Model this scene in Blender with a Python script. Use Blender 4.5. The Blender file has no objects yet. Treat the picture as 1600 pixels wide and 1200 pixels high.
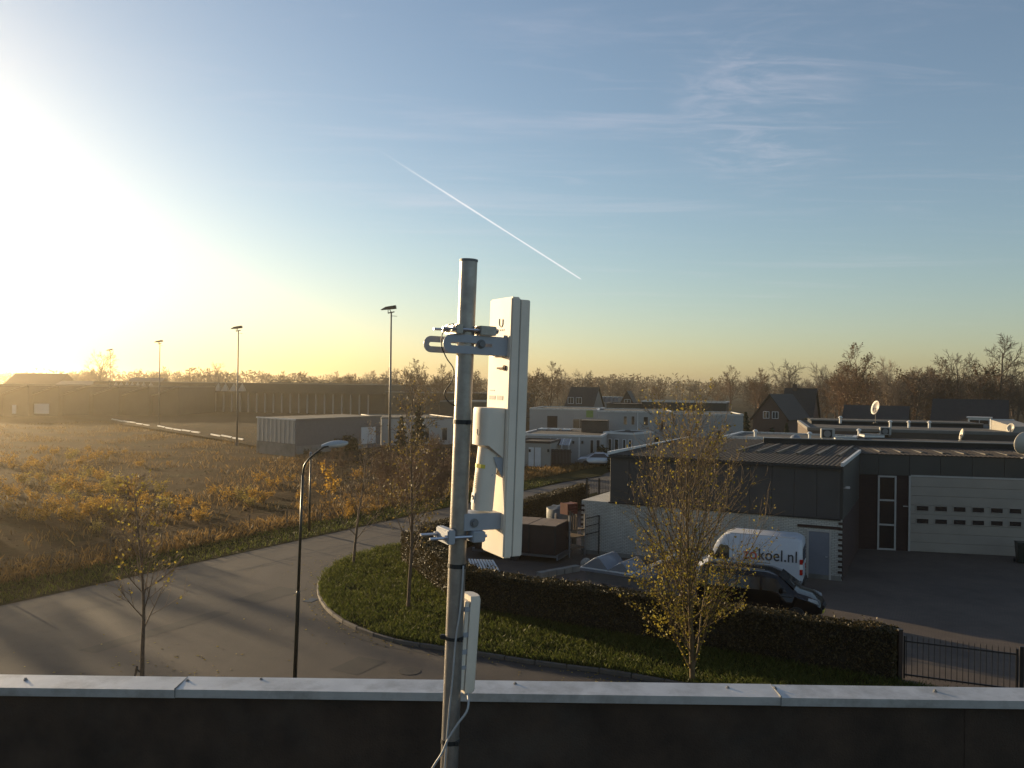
import bpy, bmesh, math, random
import numpy as np
from mathutils import Matrix, Vector
R = math.radians
sc = bpy.context.scene
COL = sc.collection
# ------------------------------------------------------------------ camera
F, CZ = 1330.0, 8.5                       # focal length in px of a 1600 px wide frame, eye height in m
CAMROT = (Matrix.Rotation(R(90.1), 4, 'X') @ Matrix.Rotation(R(0.75), 4, 'Z'))
cd = bpy.data.cameras.new('camera'); cam = bpy.data.objects.new('camera', cd); COL.objects.link(cam)
cd.sensor_width = 36; cd.lens = 36 * F / 1600; cd.clip_start = 0.05; cd.clip_end = 60000
cam.matrix_world = Matrix.Translation((0, 0, CZ)) @ CAMROT
sc.camera = cam
# ------------------------------------------------------------------ sky and sun
SUN_AZ, SUN_EL = R(-47), R(8.0)
world = bpy.data.worlds.new('World'); sc.world = world; world.use_nodes = True
wn, wl = world.node_tree.nodes, world.node_tree.links
bg = wn['Background']; bg.inputs[1].default_value = 0.075
sky = wn.new('ShaderNodeTexSky'); sky.sky_type = 'NISHITA'; sky.sun_disc = False
sky.sun_elevation = SUN_EL; sky.sun_rotation = SUN_AZ
sky.air_density = 1.0; sky.dust_density = 0.75; sky.ozone_density = 2.0; sky.altitude = 0
def wmath(op, a, b=None, clamp=False):
    n = wn.new('ShaderNodeMath'); n.operation = op; n.use_clamp = clamp
    for i, v in enumerate((a, b)):
        if v is None: continue
        if isinstance(v, (int, float)): n.inputs[i].default_value = v
        else: wl.new(v, n.inputs[i])
    return n.outputs[0]
tc = wn.new('ShaderNodeTexCoord'); sep = wn.new('ShaderNodeSeparateXYZ'); wl.new(tc.outputs['Generated'], sep.inputs[0])
zc = wmath('MAXIMUM', sep.outputs[2], 0.03)
cx = wmath('DIVIDE', sep.outputs[0], zc); cy = wmath('DIVIDE', sep.outputs[1], zc)      # a flat sheet of high cloud
cv = wn.new('ShaderNodeCombineXYZ'); wl.new(cx, cv.inputs[0]); wl.new(cy, cv.inputs[1])
def cirrus(rot, sx, sy, scale, lo, hi, off, detail=8, dist=0.6):
    mp = wn.new('ShaderNodeMapping'); mp.inputs['Rotation'].default_value = (0, 0, R(rot)); mp.inputs['Scale'].default_value = (sx, sy, 1)
    mp.inputs['Location'].default_value = off
    wl.new(cv.outputs[0], mp.inputs[0])
    nz = wn.new('ShaderNodeTexNoise'); nz.inputs['Scale'].default_value = scale; nz.inputs['Detail'].default_value = detail
    nz.inputs['Roughness'].default_value = 0.62; nz.inputs['Distortion'].default_value = dist
    wl.new(mp.outputs[0], nz.inputs['Vector'])
    mr = wn.new('ShaderNodeMapRange'); mr.interpolation_type = 'SMOOTHSTEP'
    mr.inputs[1].default_value = lo; mr.inputs[2].default_value = hi
    wl.new(nz.outputs['Fac'], mr.inputs[0]); return mr.outputs[0]
c1 = cirrus(8, 0.35, 1.5, 1.1, 0.50, 0.80, (1.3, 0.4, 0))
c2 = cirrus(-14, 0.8, 3.5, 1.5, 0.52, 0.85, (4.0, 2.2, 0), 10, 0.9)
cs = wmath('ADD', wmath('MULTIPLY', c1, 0.55), wmath('MULTIPLY', c2, 0.3), True)
fade = wn.new('ShaderNodeMapRange'); fade.inputs[1].default_value = 0.03; fade.inputs[2].default_value = 0.22; wl.new(sep.outputs[2], fade.inputs[0])
cs = wmath('MULTIPLY', cs, wmath('MULTIPLY', fade.outputs[0], 0.42))
cs = wmath('ADD', cs, 0.05)
def wdot(v):
    n = wn.new('ShaderNodeVectorMath'); n.operation = 'DOT_PRODUCT'; wl.new(tc.outputs['Generated'], n.inputs[0]); n.inputs[1].default_value = tuple(v); return n.outputs['Value']
def wramp(v, lo, hi, a=0.0, b=1.0):
    n = wn.new('ShaderNodeMapRange'); n.interpolation_type = 'SMOOTHSTEP'; wl.new(v, n.inputs[0])
    for i, x in enumerate((lo, hi, a, b)): n.inputs[i + 1].default_value = x
    return n.outputs[0]
# a feathery patch of cirrus high on the right
c3 = cirrus(28, 1.0, 1.9, 2.6, 0.38, 0.8, (7.7, 1.1, 0), 12, 1.3)
D_P = (CAMROT.to_3x3() @ Vector(((1190 - 800) / F, -(150 - 600) / F, -1))).normalized()
pm = wramp(wdot(D_P), math.cos(R(7.0)), math.cos(R(0.5)))
cs = wmath('ADD', cs, wmath('MULTIPLY', wmath('MULTIPLY', pm, c3), 0.2), True)
# the vapour trail: a thin streak along a great circle, brightest at its lower right end
def skydir(px, py): return (CAMROT.to_3x3() @ Vector(((px - 800) / F, -(py - 600) / F, -1))).normalized()
T0, T1 = skydir(530, 195), skydir(909, 437)
TN = T0.cross(T1).normalized(); TE = (T1 - T0).normalized()
dist = wmath('ABSOLUTE', wdot(TN)); ta, tb = TE.dot(T0), TE.dot(T1); tt = wdot(TE)
tn = wn.new('ShaderNodeTexNoise'); tn.inputs['Scale'].default_value = 60; tn.inputs['Detail'].default_value = 4; wl.new(tc.outputs['Generated'], tn.inputs['Vector'])
wid = wmath('MULTIPLY', wramp(tt, ta, tb, 0.0014, 0.0011), wmath('ADD', 0.6, tn.outputs['Fac']))
edge = wmath('SUBTRACT', 1.0, wmath('DIVIDE', dist, wid), True)
alongs = wmath('MULTIPLY', wramp(tt, ta + (tb - ta) * 0.12, ta + (tb - ta) * 0.55, 0.0, 1.0), wramp(tt, tb - 0.003, tb, 1.0, 0.0))
trail = wmath('MULTIPLY', wmath('MULTIPLY', edge, alongs), 0.95)
trail = wmath('MULTIPLY', trail, wramp(wdot((T0 + T1).normalized()), 0.9, 0.95))
mixc = wn.new('ShaderNodeMix'); mixc.data_type = 'RGBA'
wl.new(cs, mixc.inputs[0]); wl.new(sky.outputs[0], mixc.inputs[6]); mixc.inputs[7].default_value = (5.4, 4.9, 5.3, 1)
mixt = wn.new('ShaderNodeMix'); mixt.data_type = 'RGBA'; wl.new(trail, mixt.inputs[0]); wl.new(mixc.outputs[2], mixt.inputs[6]); mixt.inputs[7].default_value = (6.2, 6.2, 6.3, 1)
wl.new(mixt.outputs[2], bg.inputs[0])
sd = bpy.data.lights.new('sun', 'SUN'); sd.energy = 3.8; sd.angle = R(0.6); sd.color = (1.0, 0.75, 0.44)
sun = bpy.data.objects.new('sun', sd); COL.objects.link(sun)
SUND = Vector((math.sin(SUN_AZ) * math.cos(SUN_EL), math.cos(SUN_AZ) * math.cos(SUN_EL), math.sin(SUN_EL)))
sun.rotation_euler = SUND.to_track_quat('Z', 'Y').to_euler()
vs = sc.view_settings; vs.view_transform = 'Standard'; vs.look = 'None'; vs.exposure = 1.15; vs.gamma = 1; vs.use_curve_mapping = False
cy_ = sc.cycles
cy_.use_denoising = True
try: cy_.denoiser = 'OPENIMAGEDENOISE'
except Exception: pass
cy_.max_bounces = 6; cy_.diffuse_bounces = 3; cy_.glossy_bounces = 3; cy_.transmission_bounces = 4; cy_.transparent_max_bounces = 8; cy_.volume_bounces = 0
cy_.sample_clamp_indirect = 6
# ------------------------------------------------------------------ geometry helpers
def ray(px, py):
    return CAMROT.to_3x3() @ Vector(((px - 800) / F, -(py - 600) / F, -1))
def G(px, py, z=0.0):                     # where that line of sight meets the level z
    d = ray(px, py); t = (z - CZ) / d.z
    return Vector((d.x * t, d.y * t, z))
def P(px, py, Y):                         # the point of that line of sight at the distance Y
    d = ray(px, py); t = Y / d.y
    return Vector((d.x * t, Y, CZ + d.z * t))
MW = {}
class MB:
    def __init__(s): s.v = []; s.f = []
    def add(s, vs, fs):
        o = len(s.v); s.v += [tuple(v) for v in vs]; s.f += [tuple(i + o for i in f) for f in fs]; return s
    def box(s, x0, x1, y0, y1, z0, z1, m=None):
        vs = [Vector(p) for p in ((x0,y0,z0),(x1,y0,z0),(x1,y1,z0),(x0,y1,z0),(x0,y0,z1),(x1,y0,z1),(x1,y1,z1),(x0,y1,z1))]
        if m: vs = [m @ v for v in vs]
        return s.add(vs, [(0,3,2,1),(4,5,6,7),(0,1,5,4),(1,2,6,5),(2,3,7,6),(3,0,4,7)])
    def bar(s, a, b, w, h, up=(0,0,1)):   # a square bar from a to b
        a, b = Vector(a), Vector(b); d = (b - a); L = d.length; d.normalize()
        x = d.cross(Vector(up))
        if x.length < 1e-4: x = d.cross(Vector((1,0,0)))
        x.normalize(); z = x.cross(d)
        m = Matrix((x, d, z)).transposed().to_4x4(); m.translation = a
        return s.box(-w/2, w/2, 0, L, -h/2, h/2, m)
    def prism(s, pts, z0, z1, m=None):
        n = len(pts)
        vs = [Vector((p[0], p[1], z0)) for p in pts] + [Vector((p[0], p[1], z1)) for p in pts]
        if m: vs = [m @ v for v in vs]
        return s.add(vs, [tuple(reversed(range(n))), tuple(range(n, 2*n))] + [(i, (i+1) % n, n + (i+1) % n, n + i) for i in range(n)])
    def tube(s, pts, rads, n=6, cap=True):
        pts = [Vector(p) for p in pts]; k = len(pts)
        if not isinstance(rads, (list, tuple)): rads = [rads] * k
        o = len(s.v); ref = None
        for i, p in enumerate(pts):
            t = (pts[min(i+1, k-1)] - pts[max(i-1, 0)])
            if t.length < 1e-9: t = Vector((0,0,1))
            t.normalize()
            if ref is None: ref = t.orthogonal()
            a = (ref - t * ref.dot(t))
            a = a.normalized() if a.length > 1e-5 else t.orthogonal().normalized()
            ref = a; b = t.cross(a)
            for j in range(n):
                w = 2 * math.pi * j / n
                q = p + (a * math.cos(w) + b * math.sin(w)) * rads[i]; s.v.append((q.x, q.y, q.z))
        for i in range(k - 1):
            for j in range(n):
                j2 = (j + 1) % n
                s.f.append((o + i*n + j, o + i*n + j2, o + (i+1)*n + j2, o + (i+1)*n + j))
        if cap:
            s.f.append(tuple(o + j for j in reversed(range(n)))); s.f.append(tuple(o + (k-1)*n + j for j in range(n)))
        return s
    def loft(s, rings, closed=True):
        o = len(s.v); n = len(rings[0])
        for r in rings: s.v += [tuple(p) for p in r]
        for i in range(len(rings) - 1):
            for j in range(n if closed else n - 1):
                j2 = (j + 1) % n
                s.f.append((o + i*n + j, o + i*n + j2, o + (i+1)*n + j2, o + (i+1)*n + j))
        if closed:
            s.f.append(tuple(o + j for j in reversed(range(n)))); s.f.append(tuple(o + (len(rings)-1)*n + j for j in range(n)))
        return s
    def mesh(s, name, smooth=False, bevel=0, seg=2):
        me = bpy.data.meshes.new(name); me.from_pydata(s.v, [], s.f); me.update()
        if bevel or True:
            bm = bmesh.new(); bm.from_mesh(me)
            if len(s.f) < 4000: bmesh.ops.recalc_face_normals(bm, faces=bm.faces)
            if bevel:
                es = [e for e in bm.edges if len(e.link_faces) == 2 and e.calc_face_angle(0) > 0.5]
                bmesh.ops.bevel(bm, geom=es, offset=bevel, segments=seg, affect='EDGES', clamp_overlap=True)
            bm.to_mesh(me); bm.free()
        if smooth:
            me.polygons.foreach_set('use_smooth', [True] * len(me.polygons))
            if smooth is not True: me.set_sharp_from_angle(angle=smooth)
        return me
    def build(s, name, mat, parent=None, smooth=False, bevel=0, world=False, seg=2):
        if world and parent is not None:
            inv = MW[parent.name].inverted(); s.v = [tuple(inv @ Vector(v)) for v in s.v]
        return obj(name, s.mesh(name, smooth, bevel, seg), mat, parent)
def obj(name, me, mat=None, parent=None, loc=None, rot=None):
    o = bpy.data.objects.new(name, me); COL.objects.link(o)
    if mat is not None and me is not None and len(me.materials) == 0: me.materials.append(mat)
    if parent is not None: o.parent = parent
    if loc is not None: o.location = loc
    if rot is not None: o.rotation_euler = rot
    base = MW[parent.name] if parent is not None else Matrix()
    lm = Matrix.LocRotScale(Vector(loc or (0,0,0)), None if rot is None else __import__('mathutils').Euler(rot), None)
    MW[o.name] = base @ lm
    return o
def tag(o, label=None, cat=None, group=None, kind=None):
    for k, v in (('label', label), ('category', cat), ('group', group), ('kind', kind)):
        if v: o[k] = v
    return o
def thing(name, label, cat, loc=(0,0,0), rz=0, group=None, mat=None):
    o = bpy.data.objects.new(name, None); COL.objects.link(o); o.empty_display_size = 0.3
    if mat is not None: o.matrix_world = mat; MW[o.name] = mat.copy()
    else:
        o.location = loc; o.rotation_euler = (0, 0, rz)
        MW[o.name] = Matrix.Translation(Vector(loc)) @ Matrix.Rotation(rz, 4, 'Z')
    return tag(o, label, cat, group)
def dup(o, parent=None, loc=None, rz=None, scale=None, label=None):
    c = o.copy(); COL.objects.link(c); c.parent = parent
    if loc is not None: c.location = loc
    if rz is not None: c.rotation_euler = (0, 0, rz)
    if scale is not None: c.scale = (scale,) * 3 if isinstance(scale, (int, float)) else scale
    if label: c['label'] = label
    for ch in list(o.children): dup(ch, c)
    return c
def npmesh(name, V, mat=None):            # V: (n, k, 3) separate faces of k corners each
    n, k = V.shape[:2]
    me = bpy.data.meshes.new(name)
    me.vertices.add(n * k); me.vertices.foreach_set('co', V.reshape(-1).astype(np.float32))
    me.loops.add(n * k); me.loops.foreach_set('vertex_index', np.arange(n * k, dtype=np.int32))
    me.polygons.add(n); me.polygons.foreach_set('loop_start', np.arange(0, n * k, k, dtype=np.int32))
    me.update(calc_edges=True); me.validate()
    if mat: me.materials.append(mat)
    return me
def leaves_np(C, size, rng, flat=0.0, aspect=0.6):   # kite leaves at the points C with random attitude
    n = len(C); a = rng.normal(size=(n, 3)); a /= np.linalg.norm(a, axis=1, keepdims=True)
    b = rng.normal(size=(n, 3)); b[:, 2] *= (1 - flat); b -= a * (a * b).sum(1, keepdims=True); b /= np.linalg.norm(b, axis=1, keepdims=True)
    s = (size * rng.uniform(0.6, 1.3, n))[:, None]
    return np.stack([C - a * s, C + b * s * aspect - a * s * 0.1, C + a * s, C - b * s * aspect - a * s * 0.1], axis=1)
def catmull(pts, step):
    pts = [Vector(p) for p in pts]; out = []
    pp = [pts[0] * 2 - pts[1]] + pts + [pts[-1] * 2 - pts[-2]]
    for i in range(1, len(pp) - 2):
        n = max(2, int((pp[i+1] - pp[i]).length / step * 4))
        for j in range(n):
            t = j / n; a, b, c, d = pp[i-1], pp[i], pp[i+1], pp[i+2]
            out.append(0.5 * ((2*b) + (c-a)*t + (2*a-5*b+4*c-d)*t*t + (3*b-a-3*c+d)*t**3))
    out.append(pts[-1]); res = [out[0]]; acc = 0
    for i in range(1, len(out)):
        seg = (out[i] - out[i-1]).length
        while acc + seg >= step:
            f = (step - acc) / seg; p = out[i-1].lerp(out[i], f); res.append(p); out[i-1] = p; seg = (out[i] - p).length; acc = 0
        acc += seg
    return res
# ------------------------------------------------------------------ materials
def mat_new(name):
    m = bpy.data.materials.new(name); m.use_nodes = True
    nt = m.node_tree; return m, nt, nt.nodes, nt.links, nt.nodes['Principled BSDF']
def pos_node(n): return n.new('ShaderNodeNewGeometry').outputs['Position']
def noise(n, l, vec, scale, detail=5, rough=0.6):
    t = n.new('ShaderNodeTexNoise'); t.inputs['Scale'].default_value = scale; t.inputs['Detail'].default_value = detail; t.inputs['Roughness'].default_value = rough
    if vec is not None: l.new(vec, t.inputs['Vector'])
    return t.outputs['Fac']
def mixc_(n, l, fac, a, b, mode='MIX'):
    m = n.new('ShaderNodeMix'); m.data_type = 'RGBA'; m.blend_type = mode
    if isinstance(fac, (int, float)): m.inputs[0].default_value = fac
    else: l.new(fac, m.inputs[0])
    for i, v in ((6, a), (7, b)):
        if isinstance(v, (tuple, list)): m.inputs[i].default_value = (*v[:3], 1)
        else: l.new(v, m.inputs[i])
    return m.outputs[2]
def rng_(n, l, v, lo, hi):
    m = n.new('ShaderNodeMapRange'); l.new(v, m.inputs[0]); m.inputs[1].default_value = lo; m.inputs[2].default_value = hi; return m.outputs[0]
def bump_(n, l, p, h, strength, dist=0.02):
    b = n.new('ShaderNodeBump'); b.inputs['Strength'].default_value = strength; b.inputs['Distance'].default_value = dist
    l.new(h, b.inputs['Height']); l.new(b.outputs[0], p.inputs['Normal'])
def mul(c, k): return tuple(min(1, x * k) for x in c[:3])
def mk(name, col, rough=0.6, var=0.25, scale=2.0, metal=0.0, bump=0.0, bscale=40, col2=None, spec=0.5, dirt=0.0, dirtcol=(0.06, 0.05, 0.04)):
    m, nt, n, l, p = mat_new(name)
    pos = pos_node(n)
    f = rng_(n, l, noise(n, l, pos, scale), 0.3, 0.7)
    c = mixc_(n, l, f, mul(col, 1 - var), col2 or mul(col, 1 + var))
    if dirt:
        g = rng_(n, l, noise(n, l, pos, scale * 0.37, 8, 0.7), 0.48, 0.72)
        mm = n.new('ShaderNodeMath'); mm.operation = 'MULTIPLY'; l.new(g, mm.inputs[0]); mm.inputs[1].default_value = dirt
        c = mixc_(n, l, mm.outputs[0], c, dirtcol)
    l.new(c, p.inputs['Base Color'])
    p.inputs['Roughness'].default_value = rough; p.inputs['Metallic'].default_value = metal; p.inputs['Specular IOR Level'].default_value = spec
    if bump: bump_(n, l, p, noise(n, l, pos, bscale, 3), bump)
    return m
def leafmat(name, c1, c2, c3=None, trans=0.45, rough=0.6):
    m, nt, n, l, p = mat_new(name)
    g = n.new('ShaderNodeNewGeometry'); ri = g.outputs['Random Per Island']
    ramp = n.new('ShaderNodeValToRGB'); l.new(ri, ramp.inputs[0])
    ramp.color_ramp.elements[0].color = (*c1, 1); ramp.color_ramp.elements[1].color = (*c2, 1)
    if c3: e = ramp.color_ramp.elements.new(0.5); e.color = (*c3, 1)
    l.new(ramp.outputs[0], p.inputs['Base Color']); p.inputs['Roughness'].default_value = rough; p.inputs['Specular IOR Level'].default_value = 0.25
    tr = n.new('ShaderNodeBsdfTranslucent'); l.new(ramp.outputs[0], tr.inputs[0])
    mx = n.new('ShaderNodeMixShader'); mx.inputs[0].default_value = trans
    l.new(p.outputs[0], mx.inputs[1]); l.new(tr.outputs[0], mx.inputs[2]); l.new(mx.outputs[0], n['Material Output'].inputs[0])
    return m
def brickmat(name, c1, c2, mortar, scale=1.0, stain=0.5, bw=0.22, bh=0.075):
    m, nt, n, l, p = mat_new(name)
    t = n.new('ShaderNodeTexCoord'); s = n.new('ShaderNodeSeparateXYZ'); l.new(t.outputs['Object'], s.inputs[0])
    a = n.new('ShaderNodeMath'); a.operation = 'ADD'; l.new(s.outputs[0], a.inputs[0]); l.new(s.outputs[1], a.inputs[1])
    cb = n.new('ShaderNodeCombineXYZ'); l.new(a.outputs[0], cb.inputs[0]); l.new(s.outputs[2], cb.inputs[1])
    b = n.new('ShaderNodeTexBrick'); l.new(cb.outputs[0], b.inputs[0]); b.inputs['Scale'].default_value = scale
    b.inputs['Color1'].default_value = (*c1, 1); b.inputs['Color2'].default_value = (*c2, 1); b.inputs['Mortar'].default_value = (*mortar, 1)
    b.inputs['Brick Width'].default_value = bw; b.inputs['Row Height'].default_value = bh; b.inputs['Mortar Size'].default_value = 0.009
    pos = pos_node(n)
    st = rng_(n, l, noise(n, l, pos, 0.9, 8, 0.7), 0.45, 0.75)
    mm = n.new('ShaderNodeMath'); mm.operation = 'MULTIPLY'; l.new(st, mm.inputs[0]); mm.inputs[1].default_value = stain
    c = mixc_(n, l, mm.outputs[0], b.outputs[0], mul(c1, 0.42)); l.new(c, p.inputs['Base Color'])
    p.inputs['Roughness'].default_value = 0.85; bump_(n, l, p, b.outputs['Fac'], -0.5, 0.01)
    return m
def glassmat(name, col=(0.02, 0.025, 0.03), rough=0.05):
    m, nt, n, l, p = mat_new(name)
    p.inputs['Base Color'].default_value = (*col, 1); p.inputs['Roughness'].default_value = rough; p.inputs['Specular IOR Level'].default_value = 0.8
    pos = pos_node(n); bump_(n, l, p, noise(n, l, pos, 1.5, 2), 0.04, 0.05)
    return m
M = {}
M['galv'] = mk('galvanised_steel', (0.34, 0.32, 0.3), 0.42, 0.22, 22, 0.75, 0.06, 160, dirt=0.4, dirtcol=(0.2, 0.16, 0.12))
M['zinc'] = mk('zinc_plated', (0.55, 0.56, 0.6), 0.35, 0.12, 30, 0.7)
M['plastic'] = mk('white_plastic', (0.78, 0.7, 0.59), 0.6, 0.05, 9, 0, 0.02, 300, dirt=0.25, dirtcol=(0.45, 0.42, 0.36))
M['bracket'] = mk('grey_blue_powder_coat', (0.36, 0.38, 0.42), 0.5, 0.06, 20, 0.1)
M['black'] = mk('black_rubber', (0.02, 0.02, 0.02), 0.55, 0.2, 30)
M['greymark'] = mk('grey_print', (0.18, 0.18, 0.18), 0.6, 0.15, 60)
M['yellowlab'] = mk('yellow_label', (0.75, 0.62, 0.08), 0.5, 0.1, 60)
M['whitelab'] = mk('white_label', (0.8, 0.8, 0.78), 0.45, 0.05, 60)
M['cablegrey'] = mk('grey_cable', (0.4, 0.4, 0.4), 0.5, 0.1, 40)
M['coping'] = mk('coping_aluminium', (0.5, 0.49, 0.48), 0.42, 0.1, 9, 0.35, 0.03, 60, dirt=0.95, dirtcol=(0.24, 0.22, 0.2))
M['felt'] = mk('bitumen_felt', (0.05, 0.031, 0.02), 0.9, 0.4, 4, 0, 0.3, 120, dirt=0.5, dirtcol=(0.07, 0.06, 0.05))
M['asphalt_far'] = mk('worn_asphalt', (0.05, 0.045, 0.04), 0.85, 0.2, 0.3, 0, 0.1, 30)
M['concrete'] = mk('concrete', (0.2, 0.19, 0.17), 0.85, 0.15, 1.5, 0, 0.15, 30, dirt=0.5)
M['kerb'] = mk('kerb_concrete', (0.1, 0.088, 0.076), 0.85, 0.18, 2.5, 0, 0.2, 40, dirt=0.4)
M['clad'] = mk('slate_blue_cladding', (0.062, 0.056, 0.054), 0.5, 0.1, 0.8, 0.1, 0.02, 30)
M['cladfascia'] = mk('green_grey_fascia', (0.052, 0.046, 0.04), 0.55, 0.1, 0.8)
M['brownroof'] = mk('brown_fibre_cement', (0.036, 0.025, 0.018), 0.9, 0.3, 1.2, 0, 0.15, 20, dirt=0.6, dirtcol=(0.03, 0.027, 0.02))
M['streak'] = mk('translucent_roof_light', (0.1, 0.085, 0.065), 0.6, 0.15, 2)
M['gravelroof'] = mk('gravel_flat_roof', (0.05, 0.046, 0.042), 0.9, 0.25, 1.0, 0, 0.2, 30)
M['darkroof'] = mk('dark_flat_roof', (0.03, 0.027, 0.025), 0.85, 0.25, 0.6)
M['whitetrim'] = mk('white_trim', (0.6, 0.59, 0.57), 0.5, 0.08, 2)
M['whitebrick'] = brickmat('white_painted_brick', (0.44, 0.42, 0.37), (0.5, 0.48, 0.43), (0.19, 0.175, 0.155), stain=0.6)
M['darkbrick'] = brickmat('dark_red_brick', (0.04, 0.016, 0.013), (0.05, 0.021, 0.016), (0.03, 0.023, 0.02), stain=0.3)
M['brownbrick'] = brickmat('brown_brick', (0.1, 0.07, 0.05), (0.12, 0.085, 0.06), (0.085, 0.07, 0.06), stain=0.3)
M['housebrick'] = brickmat('house_brick', (0.1, 0.055, 0.04), (0.12, 0.07, 0.048), (0.09, 0.07, 0.06), stain=0.3)
M['render'] = mk('white_render', (0.33, 0.32, 0.305), 0.8, 0.06, 0.5, 0, 0.05, 20, dirt=0.3, dirtcol=(0.35, 0.34, 0.31))
M['render2'] = mk('cream_render', (0.3, 0.275, 0.235), 0.8, 0.08, 0.5, dirt=0.3, dirtcol=(0.3, 0.28, 0.24))
M['tile'] = mk('dark_roof_tile', (0.028, 0.021, 0.018), 0.7, 0.25, 2.5, 0, 0.3, 8)
M['slatehall'] = mk('dark_hall_sheet', (0.04, 0.036, 0.03), 0.7, 0.15, 0.5)
M['hallroof'] = mk('grey_hall_roof', (0.13, 0.12, 0.1), 0.6, 0.12, 0.4)
M['ribpanel'] = mk('pale_ribbed_sheet', (0.36, 0.34, 0.31), 0.55, 0.08, 0.5)
M['doorwhite'] = mk('white_roller_door', (0.5, 0.5, 0.49), 0.5, 0.06, 1)
M['doorgrey'] = mk('grey_sectional_door', (0.31, 0.265, 0.22), 0.5, 0.07, 0.8, dirt=0.3, dirtcol=(0.22, 0.2, 0.18))
M['doorblue'] = mk('grey_blue_door', (0.17, 0.18, 0.21), 0.5, 0.06, 2)
M['glass'] = glassmat('window_glass')
M['glassdark'] = glassmat('brown_window_glass', (0.03, 0.02, 0.018), 0.12)
M['frame'] = mk('pale_frame', (0.4, 0.37, 0.34), 0.5, 0.08, 3)
M['framewhite'] = mk('white_frame', (0.7, 0.7, 0.69), 0.5, 0.05, 3)
M['post'] = mk('dark_green_paint', (0.018, 0.024, 0.02), 0.35, 0.2, 8)
M['mastgrey'] = mk('grey_mast', (0.16, 0.15, 0.14), 0.5, 0.1, 2, 0.4)
M['iron'] = mk('black_iron', (0.02, 0.018, 0.017), 0.5, 0.25, 8)
M['wood'] = mk('weathered_wood', (0.13, 0.09, 0.06), 0.85, 0.3, 5, 0, 0.2, 40)
M['palewood'] = mk('pale_plywood', (0.15, 0.105, 0.075), 0.8, 0.2, 3, 0, 0.1, 40)
M['brownbox'] = mk('dark_brown_panel', (0.035, 0.018, 0.014), 0.55, 0.2, 2)
M['redwood'] = mk('red_crate', (0.13, 0.028, 0.016), 0.7, 0.2, 4)
M['tarp'] = mk('grey_blue_tarpaulin', (0.07, 0.085, 0.1), 0.5, 0.2, 4, 0, 0.2, 10)
M['dome'] = mk('milky_roof_dome', (0.19, 0.2, 0.22), 0.25, 0.06, 4)
M['vanwhite'] = mk('white_van_paint', (0.5, 0.52, 0.56), 0.3, 0.03, 2, dirt=0.15, dirtcol=(0.35, 0.35, 0.36))
M['vanblack'] = mk('black_car_paint', (0.006, 0.006, 0.007), 0.12, 0.1, 2)
M['carsilver'] = mk('silver_car_paint', (0.45, 0.46, 0.48), 0.25, 0.05, 2, 0.4)
M['rim'] = mk('alloy_rim', (0.35, 0.35, 0.36), 0.35, 0.1, 10, 0.8)
M['red'] = mk('red_lens', (0.45, 0.02, 0.015), 0.25, 0.1, 10)
M['headlamp'] = mk('clear_headlamp', (0.55, 0.58, 0.6), 0.1, 0.1, 10)
M['letterdark'] = mk('dark_grey_vinyl', (0.03, 0.032, 0.04), 0.4, 0.1, 5)
M['letterred'] = mk('red_vinyl', (0.5, 0.04, 0.03), 0.4, 0.1, 5)
M['acmetal'] = mk('pale_ac_casing', (0.33, 0.33, 0.31), 0.45, 0.06, 4)
M['dish'] = mk('cream_dish', (0.45, 0.42, 0.36), 0.45, 0.06, 3)
M['bark'] = mk('young_bark', (0.12, 0.08, 0.052), 0.85, 0.3, 12, 0, 0.3, 60)
M['barkwarm'] = mk('warm_twig_bark', (0.12, 0.08, 0.036), 0.8, 0.25, 8)
M['barkfar'] = mk('winter_twig_bark', (0.085, 0.062, 0.046), 0.9, 0.3, 0.3)
M['barkfar2'] = mk('russet_twig_bark', (0.14, 0.078, 0.045), 0.9, 0.3, 0.3)
M['barkpale'] = mk('pale_birch_bark', (0.2, 0.16, 0.12), 0.9, 0.3, 0.3)
M['leafyellow'] = leafmat('yellow_autumn_leaf', (0.16, 0.115, 0.02), (0.42, 0.35, 0.06), (0.27, 0.21, 0.03), 0.5)
M['leafolive'] = leafmat('olive_autumn_leaf', (0.10, 0.085, 0.025), (0.26, 0.18, 0.045), None, 0.4)
M['weed'] = leafmat('orange_weed_leaf', (0.24, 0.12, 0.02), (0.46, 0.3, 0.06), (0.34, 0.2, 0.035), 0.6)
M['weedgreen'] = leafmat('yellow_green_weed_leaf', (0.25, 0.2, 0.05), (0.4, 0.3, 0.07), None, 0.5)
M['hedge'] = leafmat('hedge_leaf', (0.03, 0.026, 0.01), (0.12, 0.09, 0.04), (0.06, 0.048, 0.02), 0.2, 0.5)
M['hedgecore'] = mk('hedge_twigs', (0.025, 0.02, 0.013), 0.95, 0.3, 5)
M['grass'] = leafmat('island_grass_blade', (0.05, 0.07, 0.014), (0.13, 0.135, 0.032), (0.08, 0.098, 0.02), 0.4)
M['drygrass'] = leafmat('dry_grass_blade', (0.11, 0.068, 0.026), (0.26, 0.165, 0.062), (0.16, 0.1, 0.038), 0.45)
M['evergreen'] = leafmat('evergreen_spray', (0.02, 0.028, 0.014), (0.06, 0.06, 0.028), None, 0.2)
M['farleaf'] = leafmat('far_brown_leaf', (0.075, 0.055, 0.03), (0.14, 0.09, 0.045), None, 0.3)
M['contrail'] = None
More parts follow.
